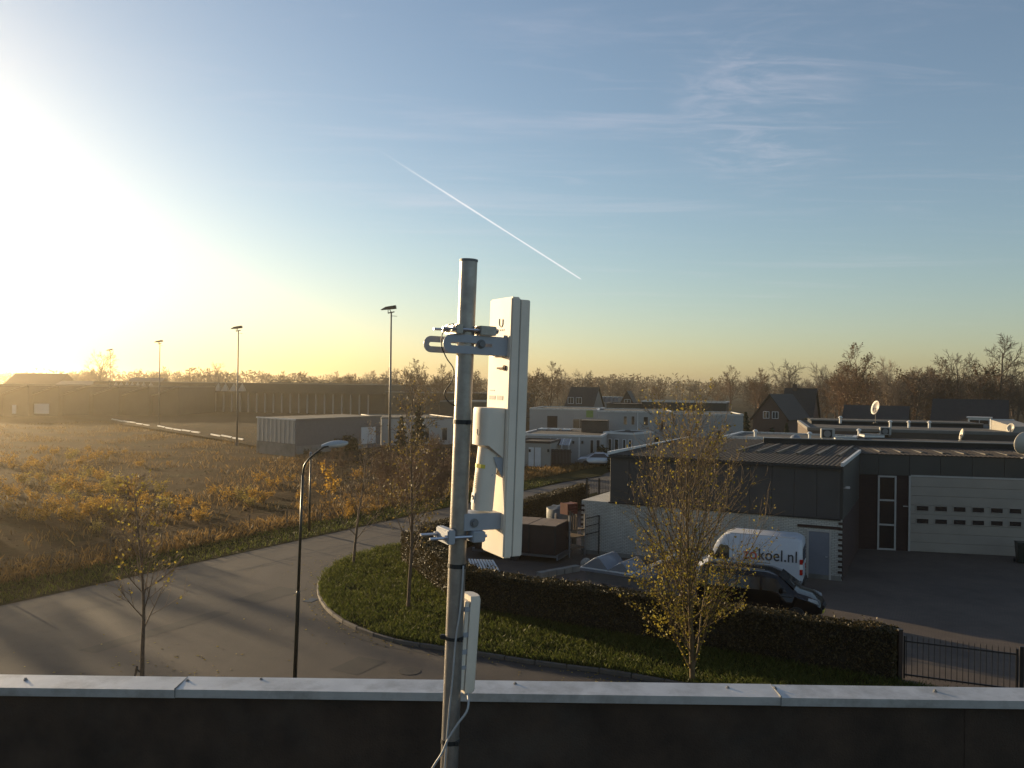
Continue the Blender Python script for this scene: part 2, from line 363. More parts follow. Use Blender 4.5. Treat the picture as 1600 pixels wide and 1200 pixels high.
# ------------------------------------------------------------------ ground materials
def groundmat(name, layers, rough=0.95, bump=0.4, bscale=6):
    m, nt, n, l, p = mat_new(name); pos = pos_node(n); c = layers[0]
    for (col, sc_, lo, hi) in layers[1:]:
        c = mixc_(n, l, rng_(n, l, noise(n, l, pos, sc_, 8, 0.65), lo, hi), c, col)
    l.new(c, p.inputs['Base Color']); p.inputs['Roughness'].default_value = rough; p.inputs['Specular IOR Level'].default_value = 0.03
    bump_(n, l, p, noise(n, l, pos, bscale, 8, 0.7), bump, 0.15)
    return m
M['ground'] = groundmat('rough_winter_ground', [(0.04, 0.03, 0.02), ((0.06, 0.042, 0.025), 0.02, 0.4, 0.6), ((0.03, 0.028, 0.014), 0.05, 0.5, 0.7)])
M['soil'] = groundmat('stony_fallow_soil', [(0.066, 0.04, 0.02), ((0.038, 0.022, 0.009), 0.11, 0.42, 0.6), ((0.032, 0.027, 0.011), 0.23, 0.52, 0.66), ((0.09, 0.06, 0.034), 1.6, 0.55, 0.75), ((0.022, 0.015, 0.009), 3.0, 0.54, 0.68)], bump=0.8, bscale=3)
M['lawn'] = groundmat('rough_grass_ground', [(0.02, 0.022, 0.008), ((0.035, 0.034, 0.013), 0.6, 0.4, 0.65), ((0.03, 0.024, 0.013), 2.0, 0.52, 0.7)], bscale=15)
def asphalt(name, a, b, streak):
    m, nt, n, l, p = mat_new(name); pos = pos_node(n)
    c = mixc_(n, l, rng_(n, l, noise(n, l, pos, 0.18, 6, 0.6), 0.35, 0.65), a, b)
    c = mixc_(n, l, rng_(n, l, noise(n, l, pos, 1.7, 8, 0.7), 0.5, 0.8), c, mul(a, 0.75))
    v = n.new('ShaderNodeTexVoronoi'); v.inputs['Scale'].default_value = 60; l.new(pos, v.inputs['Vector'])
    c = mixc_(n, l, rng_(n, l, v.outputs['Distance'], 0.0, 0.5), mul(b, 1.35), c)
    # worn tyre tracks and patch seams that follow the street
    mp = n.new('ShaderNodeMapping'); mp.inputs['Rotation'].default_value = (0, 0, R(streak)); mp.inputs['Scale'].default_value = (0.9, 0.05, 1); l.new(pos, mp.inputs[0])
    s = rng_(n, l, noise(n, l, mp.outputs[0], 1.0, 3, 0.5), 0.5, 0.72)
    mm = n.new('ShaderNodeMath'); mm.operation = 'MULTIPLY'; l.new(s, mm.inputs[0]); mm.inputs[1].default_value = 0.5
    c = mixc_(n, l, mm.outputs[0], c, mul(b, 1.3))
    l.new(c, p.inputs['Base Color']); p.inputs['Roughness'].default_value = 0.8; p.inputs['Specular IOR Level'].default_value = 0.35
    bump_(n, l, p, noise(n, l, pos, 45, 4, 0.7), 0.5, 0.01)
    return m
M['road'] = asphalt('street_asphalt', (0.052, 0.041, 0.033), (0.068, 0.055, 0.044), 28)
def paver(name, a, b):
    m, nt, n, l, p = mat_new(name); pos = pos_node(n)
    mp = n.new('ShaderNodeMapping'); mp.inputs['Rotation'].default_value = (0, 0, R(27.5)); l.new(pos, mp.inputs[0])
    t = n.new('ShaderNodeTexBrick'); l.new(mp.outputs[0], t.inputs[0]); t.inputs['Scale'].default_value = 1
    t.inputs['Color1'].default_value = (*a, 1); t.inputs['Color2'].default_value = (*b, 1); t.inputs['Mortar'].default_value = (*mul(a, 0.5), 1)
    t.inputs['Brick Width'].default_value = 0.21; t.inputs['Row Height'].default_value = 0.105; t.inputs['Mortar Size'].default_value = 0.006
    c = mixc_(n, l, rng_(n, l, noise(n, l, pos, 0.35, 8, 0.7), 0.42, 0.7), t.outputs[0], mul(a, 0.55))
    l.new(c, p.inputs['Base Color']); p.inputs['Roughness'].default_value = 0.85; bump_(n, l, p, t.outputs['Fac'], -0.4, 0.01)
    return m
M['yard'] = paver('yard_clinker_paving', (0.085, 0.063, 0.048), (0.1, 0.074, 0.056))
M['gutter'] = paver('gutter_brick', (0.028, 0.024, 0.022), (0.04, 0.034, 0.03))
M['slab'] = paver('pavement_slab', (0.15, 0.14, 0.13), (0.18, 0.17, 0.155))
U = Vector((0.877, -0.48, 0)); V = Vector((0.48, 0.877, 0)); UA = math.atan2(-0.48, 0.877)   # the two street directions
def sheet(name, pts, z, mat, kind='structure', parent=None):
    mb = MB(); mb.add([(p[0], p[1], z) for p in pts], [tuple(range(len(pts)))])
    o = mb.build(name, mat, parent)
    if o.data.polygons[0].normal.z < 0: o.data.flip_normals()
    if parent is None and kind: o['kind'] = kind
    return o
# the wide ground
mb = MB(); N = 24
for i in range(N):
    for j in range(N):
        x0, x1 = -1500 + 3000 * i / N, -1500 + 3000 * (i + 1) / N; y0, y1 = -1500 + 3000 * j / N, -1500 + 3000 * (j + 1) / N
        mb.add([(x0, y0, -0.12), (x1, y0, -0.12), (x1, y1, -0.12), (x0, y1, -0.12)], [(0, 1, 2, 3)])
mb.build('ground', M['ground'])['kind'] = 'structure'
E0 = Vector((-19, 32, 0))
road_l0, road_l1 = E0 - V * 9.6, E0 + V * 118
road_r1 = road_l1 + U * 5.7
sheet('road', [road_l0, road_l1, road_r1, (-4.0, 47.5), (3, 33), (18, 19), (34, 8), (22, 0.0 + 5), (-4, 19), (-10, 23)], 0.0, M['road'])
# island kerb line
isl = [Vector((-5.6 + 0.48 * 26, 45 + 0.877 * 26, 0)), Vector((-5.6 + 0.48 * 12, 45 + 0.877 * 12, 0)), G(635, 851), G(590, 860), G(552, 871), G(515, 890), G(499, 912), G(500, 936), G(520, 962), G(560, 985), G(625, 1006), G(688, 1015), G(850, 1040), G(985, 1058), Vector((8.2, 22.3, 0)), Vector((16, 18.0, 0))]
kl = catmull(isl, 1.0)
inner = [Vector((12.4, 23.9, 0)), Vector((-1.0, 31.6, 0)), Vector((-4.3, 40.2, 0)), Vector((6.5, 61.8, 0))]
sheet('grass_verge', [p + Vector((0, 0, 0)) for p in kl[::2]] + [Vector((17, 20.8, 0))] + inner, 0.11, M['lawn'])
kerb = thing('kerb', 'low concrete kerb curving round the grass island', 'kerb', (0, 0, 0)); kerb['kind'] = 'structure'; del kerb['category']
stone = MB().box(-0.06, 0.06, -0.49, 0.49, -0.05, 0.125).mesh('kerb_stone', bevel=0.015, seg=1); stone.materials.append(M['kerb'])
for i in range(len(kl) - 1):
    a, b = kl[i], kl[i+1]; d = b - a; c = (a + b) / 2
    if c.y > 62: continue
    rr = random.Random(i)
    obj('kerb_stone', stone, None, kerb, (c.x, c.y, rr.uniform(-0.006, 0.006)), (0, 0, math.atan2(d.y, d.x) - math.pi/2 + rr.uniform(-.01, .01)))
def offset_line(pts, d):
    out = []
    for i, p in enumerate(pts):
        t = (pts[min(i+1, len(pts)-1)] - pts[max(i-1, 0)]).normalized(); out.append(p + Vector((t.y, -t.x, 0)) * d)
    return out
def band(name, pts, d0, d1, z, mat):
    a, b = offset_line(pts, d0), offset_line(pts, d1); mb = MB(); n = len(pts)
    mb.add([(p.x, p.y, z) for p in a] + [(p.x, p.y, z) for p in b], [(i, i+1, n+i+1, n+i) for i in range(n-1)])
    o = mb.build(name, mat); o['kind'] = 'structure'
    if o.data.polygons[0].normal.z < 0: o.data.flip_normals()
kg = [p for p in kl if p.y < 62]
def bezel(p): return p
band('gutter', kg, 0.07, 0.55, 0.005, M['gutter'])
# manhole cover near the kerb and a road gully
def disc(name, c, r, z, mat, label, cat):
    mb = MB(); mb.tube([(0, 0, -0.02), (0, 0, 0.008)], r, 20); o = mb.build(name, mat); o.location = (c.x, c.y, z); tag(o, label, cat); return o
disc('manhole_cover', G(640, 1049), 0.33, 0.002, M['gutter'], 'dark round manhole cover in the asphalt below the grass island', 'manhole cover')
o = MB().box(-0.3, 0.3, -0.2, 0.2, -0.02, 0.009).build('gully_grate', M['iron'], bevel=0.01); o.location = G(486, 938) + Vector((0, 0, 0.004)); o.rotation_euler.z = 1.2
tag(o, 'rectangular iron gully grate in the gutter at the island tip', 'drain grate')
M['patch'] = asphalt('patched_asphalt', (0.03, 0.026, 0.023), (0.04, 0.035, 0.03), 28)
M['seam'] = mk('bitumen_seam', (0.018, 0.016, 0.015), 0.6, 0.2, 8)
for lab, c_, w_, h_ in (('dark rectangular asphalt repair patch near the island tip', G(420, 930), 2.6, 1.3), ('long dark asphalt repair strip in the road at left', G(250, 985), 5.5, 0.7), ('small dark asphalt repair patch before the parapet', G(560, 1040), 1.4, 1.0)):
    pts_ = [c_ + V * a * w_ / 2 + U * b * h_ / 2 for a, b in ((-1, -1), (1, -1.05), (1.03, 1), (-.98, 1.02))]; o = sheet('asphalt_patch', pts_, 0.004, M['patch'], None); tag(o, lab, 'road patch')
mb = MB()
for off in (2.85, ):
    ln = [E0 + U * (off + 0.05 * math.sin(k * 1.3)) + V * (k * 1.5 - 6) for k in range(60)]
    for k in range(59): a_, b_ = ln[k], ln[k+1]; mb.add([a_ + Vector((0, 0, .004)), b_ + Vector((0, 0, .004)), b_ + U * .035 + Vector((0, 0, .004)), a_ + U * .035 + Vector((0, 0, .004))], [(0, 1, 2, 3)])
o = mb.build('road_seam', M['seam']); o['kind'] = 'structure'
# pavement on our own side of the street (mostly hidden below the roof edge)
sheet('pavement', [(-23.5, 23.4), (-10.2, 22.9), (-4.1, 18.9), (22, 4.9), (22, 4.4), (-34, 4.4)], 0.1, M['slab'])
nk = catmull([(-34, 23.45, 0), (-22, 23.3, 0), (-10.1, 22.95, 0), (-4.05, 18.95, 0), (8, 12.5, 0), (22, 4.95, 0)], 1.0)
# courtyard
sheet('courtyard', [(12.4, 24.0), (40, 9), (75, 30), (60, 62), (16, 66), (6.5, 61.8), (-4.3, 40.2), (-1.0, 31.6)], 0.02, M['yard'])
# far verge beside the road and fallow field behind it
v0, v1 = E0 - V * 34, E0 + V * 60
sheet('far_verge', [v0, v1, v1 - U * 3.3, v0 - U * 3.3], 0.012, M['lawn'])
rng = np.random.default_rng(4)
from mathutils import noise as mnoise
mb = MB(); nx, ny = 110, 150
def field_h(x, y, s):
    k = max(0.0, 1 - s / 90)
    h = 0.16 + 0.16 * mnoise.noise(Vector((x * 0.09, y * 0.09, 1.7))) + 0.09 * mnoise.noise(Vector((x * 0.45, y * 0.45, 5.1)))
    return max(0.02, h) * min(1, max(0, (s - 3.2) / 1.5)) * (0.35 + 0.65 * k)
for i in range(nx + 1):
    s = 3.2 + 150 * (i / nx) ** 1.7
    for j in range(ny + 1):
        t = -45 + 205 * j / ny
        p = E0 - U * s + V * t
        mb.v.append((p.x, p.y, field_h(p.x, p.y, s)))
for i in range(nx):
    for j in range(ny):
        a = i * (ny + 1) + j; mb.f.append((a, a + 1, a + ny + 2, a + ny + 1))
fo = mb.build('field', M['soil'], smooth=True); fo['kind'] = 'structure'
if fo.data.polygons[0].normal.z < 0: fo.data.flip_normals()
# parking ground between the field and the halls
sheet('parking_ground', [(-19, 88), (-38.5, 117), (-84, 173), (-150, 245), (-40, 245), (-4, 150), (-8, 95)], 0.36, M['ground'])
sheet('lawn_strip', [G(828, 742), G(945, 727), G(952, 736), G(940, 744), G(828, 762)], 0.06, M['lawn'])
sheet('forecourt', [G(815, 738), G(945, 723), G(952, 712), G(815, 715)], 0.05, M['gutter'])
# grasses
def blades(name, pts, h, w, mat, label, rng, parent=None):
    n = len(pts); C = np.array(pts, dtype=float)
    a = rng.uniform(0, 2 * math.pi, n); hh = h * rng.uniform(0.5, 1.35, n); lean = rng.normal(0, 0.38, (n, 2)) * hh[:, None]
    dx = np.stack([np.cos(a) * w / 2, np.sin(a) * w / 2, np.zeros(n)], 1)
    top = C + np.stack([lean[:, 0], lean[:, 1], hh], 1)
    mid = C + np.stack([lean[:, 0] * 0.35, lean[:, 1] * 0.35, hh * 0.6], 1)
    Vq = np.stack([C - dx, C + dx, mid + dx * 0.7, top], 1); 
    me = npmesh(name, Vq, mat); o = obj(name, me, None, parent); 
    tag(o, label, 'grass', None, 'stuff'); return o
def inside(poly, x, y):
    r = False; n = len(poly)
    for i in range(n):
        x0, y0 = poly[i][:2]; x1, y1 = poly[i-1][:2]
        if (y0 > y) != (y1 > y) and x < (x1 - x0) * (y - y0) / (y1 - y0) + x0: r = not r
    return r
ipoly = [(p.x, p.y) for p in kl[::2]] + [(17, 20.8)] + [(p.x, p.y) for p in inner]
rr = random.Random(7); pts = []
while len(pts) < 110000:
    x, y = rr.uniform(-9, 14), rr.uniform(20, 62)
    if inside(ipoly, x, y):
        k = mnoise.noise(Vector((x * 0.8, y * 0.8, 0)))
        if rr.random() < 0.45 + 0.9 * k + 0.25: pts.append((x + rr.gauss(0, .03), y + rr.gauss(0, .03), 0.1))
pts = [p for p in pts if inside(ipoly, p[0], p[1])]
gi = blades('island_grass', pts, 0.17, 0.015, M['grass'], 'tufty green grass on the rounded island by the hedge', rng)
pts = []
for _ in range(16000):
    s, t = rr.uniform(0.15, 3.4), rr.uniform(-30, 50); p = E0 - U * s + V * t; pts.append((p.x, p.y, 0.01))
blades('verge_grass', pts, 0.16, 0.03, M['grass'], 'short green grass on the verge across the road', rng)
pts = []
for _ in range(190000):
    s, t = 3.0 + 120 * rr.random() ** 1.5, rr.uniform(-30, 95); p = E0 - U * s + V * t
    k = mnoise.noise(Vector((p.x * 0.16, p.y * 0.16, 9)))
    edge = max(0, 1 - abs(s - 4.6) / 2.2)
    if rr.random() < 0.22 + 1.1 * k + edge * 0.9: pts.append((p.x, p.y, field_h(p.x, p.y, s) - 0.02))
blades('dry_grass', pts, 0.36, 0.035, M['drygrass'], 'dry brown grass and stalks growing over the fallow field', rng)
# stones and clods on the bare soil
rs = random.Random(3); cl = []
for _ in range(5200):
    s, t = 5 + 60 * rs.random() ** 1.4, rs.uniform(-20, 75); p = E0 - U * s + V * t
    z = field_h(p.x, p.y, s); r = 0.03 + 0.12 * rs.random() ** 3
    q = [Vector((rs.uniform(.6, 1.2) * r * math.cos(a), rs.uniform(.6, 1.2) * r * math.sin(a), rs.uniform(-.2, .2) * r)) for a in (0.3, 1.9, 3.4, 4.9)]
    top = Vector((0, 0, r * rs.uniform(.5, 1))); c = Vector((p.x, p.y, z))
    for a in range(4): cl.append([c + q[a], c + q[(a + 1) % 4], c + top])
so = obj('soil_clods', npmesh('soil_clods', np.array([[tuple(v) for v in t] for t in cl]), M['soil'])); tag(so, 'small stones and clods strewn over the bare field', 'stones', None, 'stuff')
# ------------------------------------------------------------------ our own roof edge
roof = MB().box(-9, 9, -6, 3.62, 6.5, 6.72).build('flat_roof', M['felt']); roof['kind'] = 'structure'
hb = MB().box(-9, 9, -6, 3.86, -0.1, 6.5).build('own_building', M['darkbrick']); tag(hb, 'dark brick building under the camera whose flat roof carries the mast', 'building')
par = thing('parapet', 'roof parapet with dark felt upstand and pale metal coping along the bottom', 'parapet', (0, 3.74, 6.5))
def pz(py, Y): return P(800, py, Y).z
yb, yf = 3.89, 3.74
zt = 8.5 - 1.352
MB().box(-9, 9, 3.765, 3.86, 6.5, zt - 0.03).build('upstand', M['felt'], par, world=True)
for k in range(7):
    x_ = -8.1 + 2.53 * k; MB().box(x_, x_ + 0.11, 3.762, 3.7645, 6.73, zt - 0.05).build('felt_lap', M['felt'], par, world=True, bevel=0.0008)
joints = [-9, -6.78, -4.12, -1.462, 1.2, 3.86, 6.52, 9]
for i in range(len(joints) - 1):
    a, b = joints[i] + 0.001, joints[i+1] - 0.001; dz = 0.002 * (i % 2)
    mb = MB(); t = 0.003
    # folded sheet: top with a slight fall, front apron, back apron
    prof = [(yf, zt - 0.040 + dz), (yf, zt - 0.004 + dz), (yb, zt + 0.002 + dz), (yb, zt - 0.06 + dz), (yb - t, zt - 0.06 + dz), (yb - t, zt - 0.003 + dz), (yf + t, zt - 0.009 + dz), (yf + t, zt - 0.040 + dz)]
    n = len(prof)
    mb.add([(a, y, z) for y, z in prof] + [(b, y, z) for y, z in prof], [tuple(range(n)), tuple(reversed(range(n, 2*n)))] + [(j, n + j, n + (j+1) % n, (j+1) % n) for j in range(n)])
    mb.build('coping_section', M['coping'], par, world=True)
for j in joints[1:-1]:
    MB().box(j - 0.003, j + 0.002, yf - 0.002, yb + 0.001, zt - 0.0375, zt + 0.0045).build('joint_strip', M['greymark'], par, world=True, bevel=0.001)
for (px, py) in ((293, 1064), (408, 1062), (805, 1069), (1137, 1075), (1211, 1076), (1461, 1080), (40, 1062)):
    g = G(px, py, zt + 0.001); mb = MB()
    mb.tube([g + Vector((0, 0, -0.004)), g + Vector((0, 0, 0.003))], 0.009, 12); mb.tube([g + Vector((0, 0, 0.003)), g + Vector((0, 0, 0.009))], 0.0055, 6)
    mb.build('screw', M['greymark'], par, world=True)
# ------------------------------------------------------------------ mast with antennas
MD = 2.385
def mx(py): return 732.5 + (py - 407) * (702.5 - 732.5) / 773
def mp(py, dx=0, dd=0): return P(mx(py) + dx, py, MD + dd)
top, low = mp(407), mp(1195)
axis = (top - low).normalized(); foot = low + axis * ((6.73 - low.z) / axis.z)
mast = thing('antenna_mast', 'galvanised steel pipe mast leaning slightly right in the middle of the roof edge', 'mast', foot)
mb = MB(); L = (top - foot).length
mb.tube([foot + axis * L * k / 12 for k in range(13)], 0.0245, 24)
mb.build('pipe', M['galv'], mast, smooth=R(40), world=True)
MB().tube([top - axis * 0.004, top + axis * 0.003], 0.0262, 20).build('pipe_cap', M['greymark'], mast, world=True, bevel=0.001)
MB().box(-0.2, 0.2, -0.2, 0.2, 0, 0.012, Matrix.Translation(foot)).build('base_plate', M['galv'], mast, world=True, bevel=0.003)
def tie(py, h=0.012, tail=True):
    c = mp(py); mb = MB(); mb.tube([c - axis * h / 2, c + axis * h / 2], 0.0262, 20)
    if tail: mb.box(-0.005, 0.005, -0.006, 0.004, -0.006, 0.006, Matrix.Translation(c + Vector((0.02, -0.018, 0))))
    mb.build('cable_tie', M['black'], mast, world=True)
for py in (659, 883, 1157): tie(py)
tie(996, 0.009); c = mp(996); MB().box(-0.008, 0.006, -0.006, 0.006, -0.005, 0.008, Matrix.Translation(c + Vector((-0.031, 0, 0)))).build('tie_knot', M['black'], mast, world=True, bevel=0.002)
# frame of the sector antenna: x outward (away from the mast), y away from the camera, z up the mast
YAW = R(28)
def frame_at(b, t):
    z = (t - b).normalized(); x = Vector((math.cos(YAW), math.sin(YAW), 0)); x = (x - z * x.dot(z)).normalized(); y = z.cross(x)
    m = Matrix((x, y, z)).transposed().to_4x4(); m.translation = b; return m
ab, at_ = P(786, 873, 2.40), P(800.5, 463, 2.40)
AM = frame_at(ab, at_); AH = (at_ - ab).length
def zl(py): return (873 - py) / 410 * AH
ant = thing('sector_antenna', 'tall white sector antenna panel bolted to the steel mast', 'antenna', mat=AM)
W = 0.14
MB().box(0, 0.0285, 0, W, 0, AH).build('back_housing', M['plastic'], ant, bevel=0.004)
rad = MB(); ring = []
prof = [(0.0305, 0.003), (0.058, 0.004), (0.0665, 0.014), (0.068, 0.05), (0.068, W - 0.05), (0.0665, W - 0.014), (0.058, W - 0.004), (0.0305, W - 0.003)]
rad.prism(prof, 0.003, AH - 0.006); rad.build('radome', M['plastic'], ant, bevel=0.002)
MB().box(0.0286, 0.0304, 0.004, W - 0.004, 0.004, AH - 0.006).build('seam', M['greymark'], ant)
def umark(name, cx_, cz_, s, parent, xo, y0):       # the U-shaped maker's mark, lying on a face that looks along -x
    mb = MB(); pts = []
    pts.append((xo, cx_ - s, cz_ + s * 1.1))
    for k in range(9):
        a = math.pi + math.pi * k / 8; pts.append((xo, cx_ + s * math.cos(a), cz_ + s * math.sin(a) * 0.9))
    pts.append((xo, cx_ + s, cz_ + s * 1.3))
    mb.tube(pts, s * 0.14, 5); return mb.build(name, M['greymark'], parent)
umark('maker_logo', W * 0.45, zl(504), 0.011, ant, -0.0006, 0)
mb = MB()
for k in range(4): mb.box(-0.0008, 0.0002, W * 0.3 + k * 0.012, W * 0.3 + k * 0.012 + 0.008, zl(516), zl(513))
mb.build('small_print', M['greymark'], ant)
for (y0, y1, a, b) in ((0.035, 0.072, 626, 619), (0.084, 0.122, 626, 619.5), (0.09, 0.12, 612, 610.5)):
    MB().box(-0.0009, 0.0002, y0, y1, zl(a), zl(b)).build('type_label', M['greymark'], ant)
mb = MB(); mb.tube([(-0.004, 0.03, zl(575)), (0.0, 0.03, zl(575))], 0.008, 10); mb.box(-0.006, 0, 0.03, 0.07, zl(577), zl(574)); mb.build('cable_gland', M['wood'], ant)
# mounting arms
def slot_plate(x0, x1, z0, z1, y, t, s0, s1, sh):
    """plate in the x-z plane with a rounded left end and a lengthwise slot"""
    zc_, r = (z0 + z1) / 2, (z1 - z0) / 2; o = []; i = []
    n = 10
    for k in range(n + 1):
        a = math.pi / 2 + math.pi * k / n; o.append((x0 + r + r * math.cos(a), zc_ + r * math.sin(a))); i.append((s0 + sh + sh * math.cos(a), zc_ + sh * math.sin(a)))
    o += [(x1, z0), (x1, z1)]
    for k in range(2): i.append((s1, zc_ - sh if k == 0 else zc_ + sh))
    m = len(o); mb = MB()
    vs = [(p[0], y, p[1]) for p in o] + [(p[0], y, p[1]) for p in i] + [(p[0], y + t, p[1]) for p in o] + [(p[0], y + t, p[1]) for p in i]
    fs = []
    for k in range(m):
        k2 = (k + 1) % m
        fs += [(k, k2, m + k2, m + k), (2*m + k, 3*m + k, 3*m + k2, 2*m + k2), (k, 2*m + k, 2*m + k2, k2), (m + k, m + k2, 3*m + k2, 3*m + k)]
    return mb.add(vs, fs)
KX = 2.40 / F / math.cos(YAW)
slot_plate(-97 * KX, 0.0, zl(556), zl(527), 0.018, 0.003, -86 * KX, -24 * KX, 0.0045).build('near_arm', M['bracket'], ant)
slot_plate(-108 * KX, 0.0, zl(555), zl(529), 0.104, 0.003, -100 * KX, -30 * KX, 0.0058).build('far_arm', M['bracket'], ant)
MB().box(-0.006, 0.0, 0.0215, 0.1035, zl(557), zl(526)).build('arm_foot', M['bracket'], ant)
MB().box(-0.014, -0.002, 0.0155, 0.0178, zl(527), zl(524)).build('arm_lip', M['bracket'], ant)
def bolt(x, z, y, r, parent):
    mb = MB(); mb.tube([(x, y, z), (x, y - 0.003, z)], r * 1.5, 16); mb.tube([(x, y - 0.003, z), (x, y - 0.009, z)], r, 6); mb.build('bolt', M['greymark'], parent)
bolt(-41 * KX, zl(540), 0.018, 0.0085, ant)
mxl = AM.inverted() @ mp(520)
cxm, cym = mxl.x, mxl.y
clamp = MB()
zc_ = zl(519)
for s in (-1, 1):                          # two jaws either side of the pipe, joined by threaded rods
    clamp.box(cxm + s * 0.0265 - (0.022 if s < 0 else 0), cxm + s * 0.0265 + (0.05 if s > 0 else 0), cym - 0.04, cym + 0.04, zc_ - 0.013, zc_ + 0.013)
clamp.build('upper_clamp', M['galv'], ant, bevel=0.002)
for y in (cym - 0.032, cym + 0.032):
    MB().tube([(cxm - 0.085, y, zc_), (cxm + 0.085, y, zc_)], 0.0037, 8).build('threaded_rod', M['zinc'], ant)
    for xa_, xb_ in ((-0.058, -0.05), (0.078, 0.083)): MB().tube([(cxm + xa_, y, zc_), (cxm + xb_, y, zc_)], 0.0075, 6).build('nut', M['zinc'], ant)
# lower bracket and clamp
mb = MB(); mb.box(-56 * KX, 0.0, 0.022, 0.025, zl(829), zl(803)); mb.box(-56 * KX, 0.0, 0.095, 0.098, zl(829), zl(803)); mb.box(-56 * KX, 0.0, 0.025, 0.095, zl(804.5), zl(803)); mb.box(-0.004, 0, 0.025, 0.095, zl(829), zl(803))
mb.build('lower_arm', M['bracket'], ant, bevel=0.001)
bolt(-41 * KX, zl(817), 0.022, 0.0085, ant)
l2 = AM.inverted() @ mp(836); cxm, cym = l2.x, l2.y; zc_ = zl(836)
mb = MB(); mb.box(cxm - 0.05, cxm - 0.0265, cym - 0.042, cym + 0.042, zc_ - 0.02, zc_ + 0.02); mb.build('lower_clamp', M['bracket'], ant, bevel=0.003)
mb = MB(); mb.box(cxm + 0.0265, cxm + 0.066, cym - 0.042, cym + 0.042, zc_ - 0.018, zc_ + 0.012); mb.build('lower_clamp', M['bracket'], ant, bevel=0.003)
for y in (cym - 0.034, cym + 0.034):
    MB().tube([(cxm - 0.1, y, zc_ - 0.002), (cxm + 0.072, y, zc_ - 0.002)], 0.0042, 8).build('threaded_rod', M['zinc'], ant)
    MB().tube([(cxm - 0.058, y, zc_ - 0.002), (cxm - 0.05, y, zc_ - 0.002)], 0.0085, 6).build('nut', M['zinc'], ant)
# radio housing on the back of the panel
rad_t = thing('radio_unit', 'white radio housing with hanging tube clipped to back of the tall antenna', 'radio', mat=AM)
ry0, ry1 = 0.016, 0.10
def hood_x(y): return -0.094 + 0.5 * max(0, 0.04 - abs(y - 0.058)) * 0 
mb = MB(); ring = []
pr = [(-0.002, ry0), (-0.050, ry0), (-0.062, ry0 + 0.005), (-0.070, ry0 + 0.018), (-0.073, ry0 + 0.042), (-0.070, ry1 - 0.018), (-0.062, ry1 - 0.005), (-0.050, ry1), (-0.002, ry1)]
def bot(x): 
    t = min(1, max(0, (x + 0.073) / 0.071)); return zl(697) if t < 0.42 else zl(697 + 20 * (t - 0.42) / 0.45 if t < 0.87 else 717)
rings = [[(x, y, bot(x)) for x, y in pr], [(x, y, zl(650)) for x, y in pr], [(x, y, zl(642)) for x, y in pr], [(x * 0.97, 0.058 + (y - 0.058) * 0.97, zl(638.5)) for x, y in pr]]
mb.loft(rings); mb.build('housing', M['plastic'], rad_t, smooth=R(50))
umark('maker_logo', ry0 + 0.024, zl(678), 0.008, rad_t, -0.0718, 0)
# tube below, leaning towards the mast foot
pa, pb = Vector((-0.034, 0.05, zl(690))), Vector((-0.05, 0.05, zl(800)))
zz = (pa - pb).normalized(); xx = Vector((1, 0, 0)); xx = (xx - zz * xx.dot(zz)).normalized(); yy = zz.cross(xx)
TM = Matrix((xx, yy, zz)).transposed().to_4x4(); TM.translation = pb; TL = (pa - pb).length
tp = [(0.024, -0.026), (-0.014, -0.026), (-0.024, -0.018), (-0.029, 0.0), (-0.024, 0.018), (-0.014, 0.026), (0.024, 0.026)]
mb = MB(); mb.loft([[TM @ Vector((x * 0.96, y * 0.96, 0)) for x, y in tp], [TM @ Vector((x, y, 0.01)) for x, y in tp], [TM @ Vector((x * 0.93, y * 0.93, TL)) for x, y in tp]])
tb = mb.build('tube', M['plastic'], rad_t, smooth=R(50))
mb = MB(); mb.loft([[TM @ Vector((x * 0.99 - 0.0006, y * 0.985, z)) for x, y in tp[1:6]] for z in (TL * 0.60, TL * 0.655)], closed=False); mb.build('warning_label', M['yellowlab'], tb)
mb = MB(); mb.box(-0.0306, -0.0285, -0.009, 0.009, TL * 0.10, TL * 0.24, TM); mb.build('label', M['whitelab'], tb)
mb = MB(); mb.tube([TM @ Vector((-0.0312, 0.004 * math.cos(a), TL * 0.175 + 0.006 * math.sin(a))) for a in (0.2, 1.2, 2.2, 3.4, 4.4)], 0.0016, 5); mb.build('label_mark', M['black'], tb)
mb = MB()
for k in range(9): mb.box(-0.0299, -0.0284, -0.008, 0.009 - (k % 3) * 0.004, TL * (0.32 + 0.025 * k), TL * (0.327 + 0.025 * k), TM)
mb.build('small_print', M['greymark'], tb)
# connectors and clips between radio and panel
mb = MB(); mb.tube([(-0.02, 0.03, zl(712)), (-0.022, 0.03, zl(728)), (-0.03, 0.032, zl(742))], 0.005, 8); mb.tube([(-0.03, 0.032, zl(742)), (-0.036, 0.034, zl(752))], 0.008, 8)
mb.tube([(-0.01, 0.06, zl(715)), (-0.006, 0.06, zl(745))], 0.006, 8); mb.build('coax_lead', M['cablegrey'], rad_t, smooth=True)
MB().add([(-0.001, 0.02, zl(715)), (-0.03, 0.02, zl(715)), (-0.02, 0.02, zl(730)), (-0.001, 0.02, zl(748)), (-0.001, 0.024, zl(715)), (-0.03, 0.024, zl(715)), (-0.02, 0.024, zl(730)), (-0.001, 0.024, zl(748))], [(0,1,2,3),(7,6,5,4),(0,4,5,1),(1,5,6,2),(2,6,7,3),(3,7,4,0)]).build('clip', M['bracket'], rad_t)
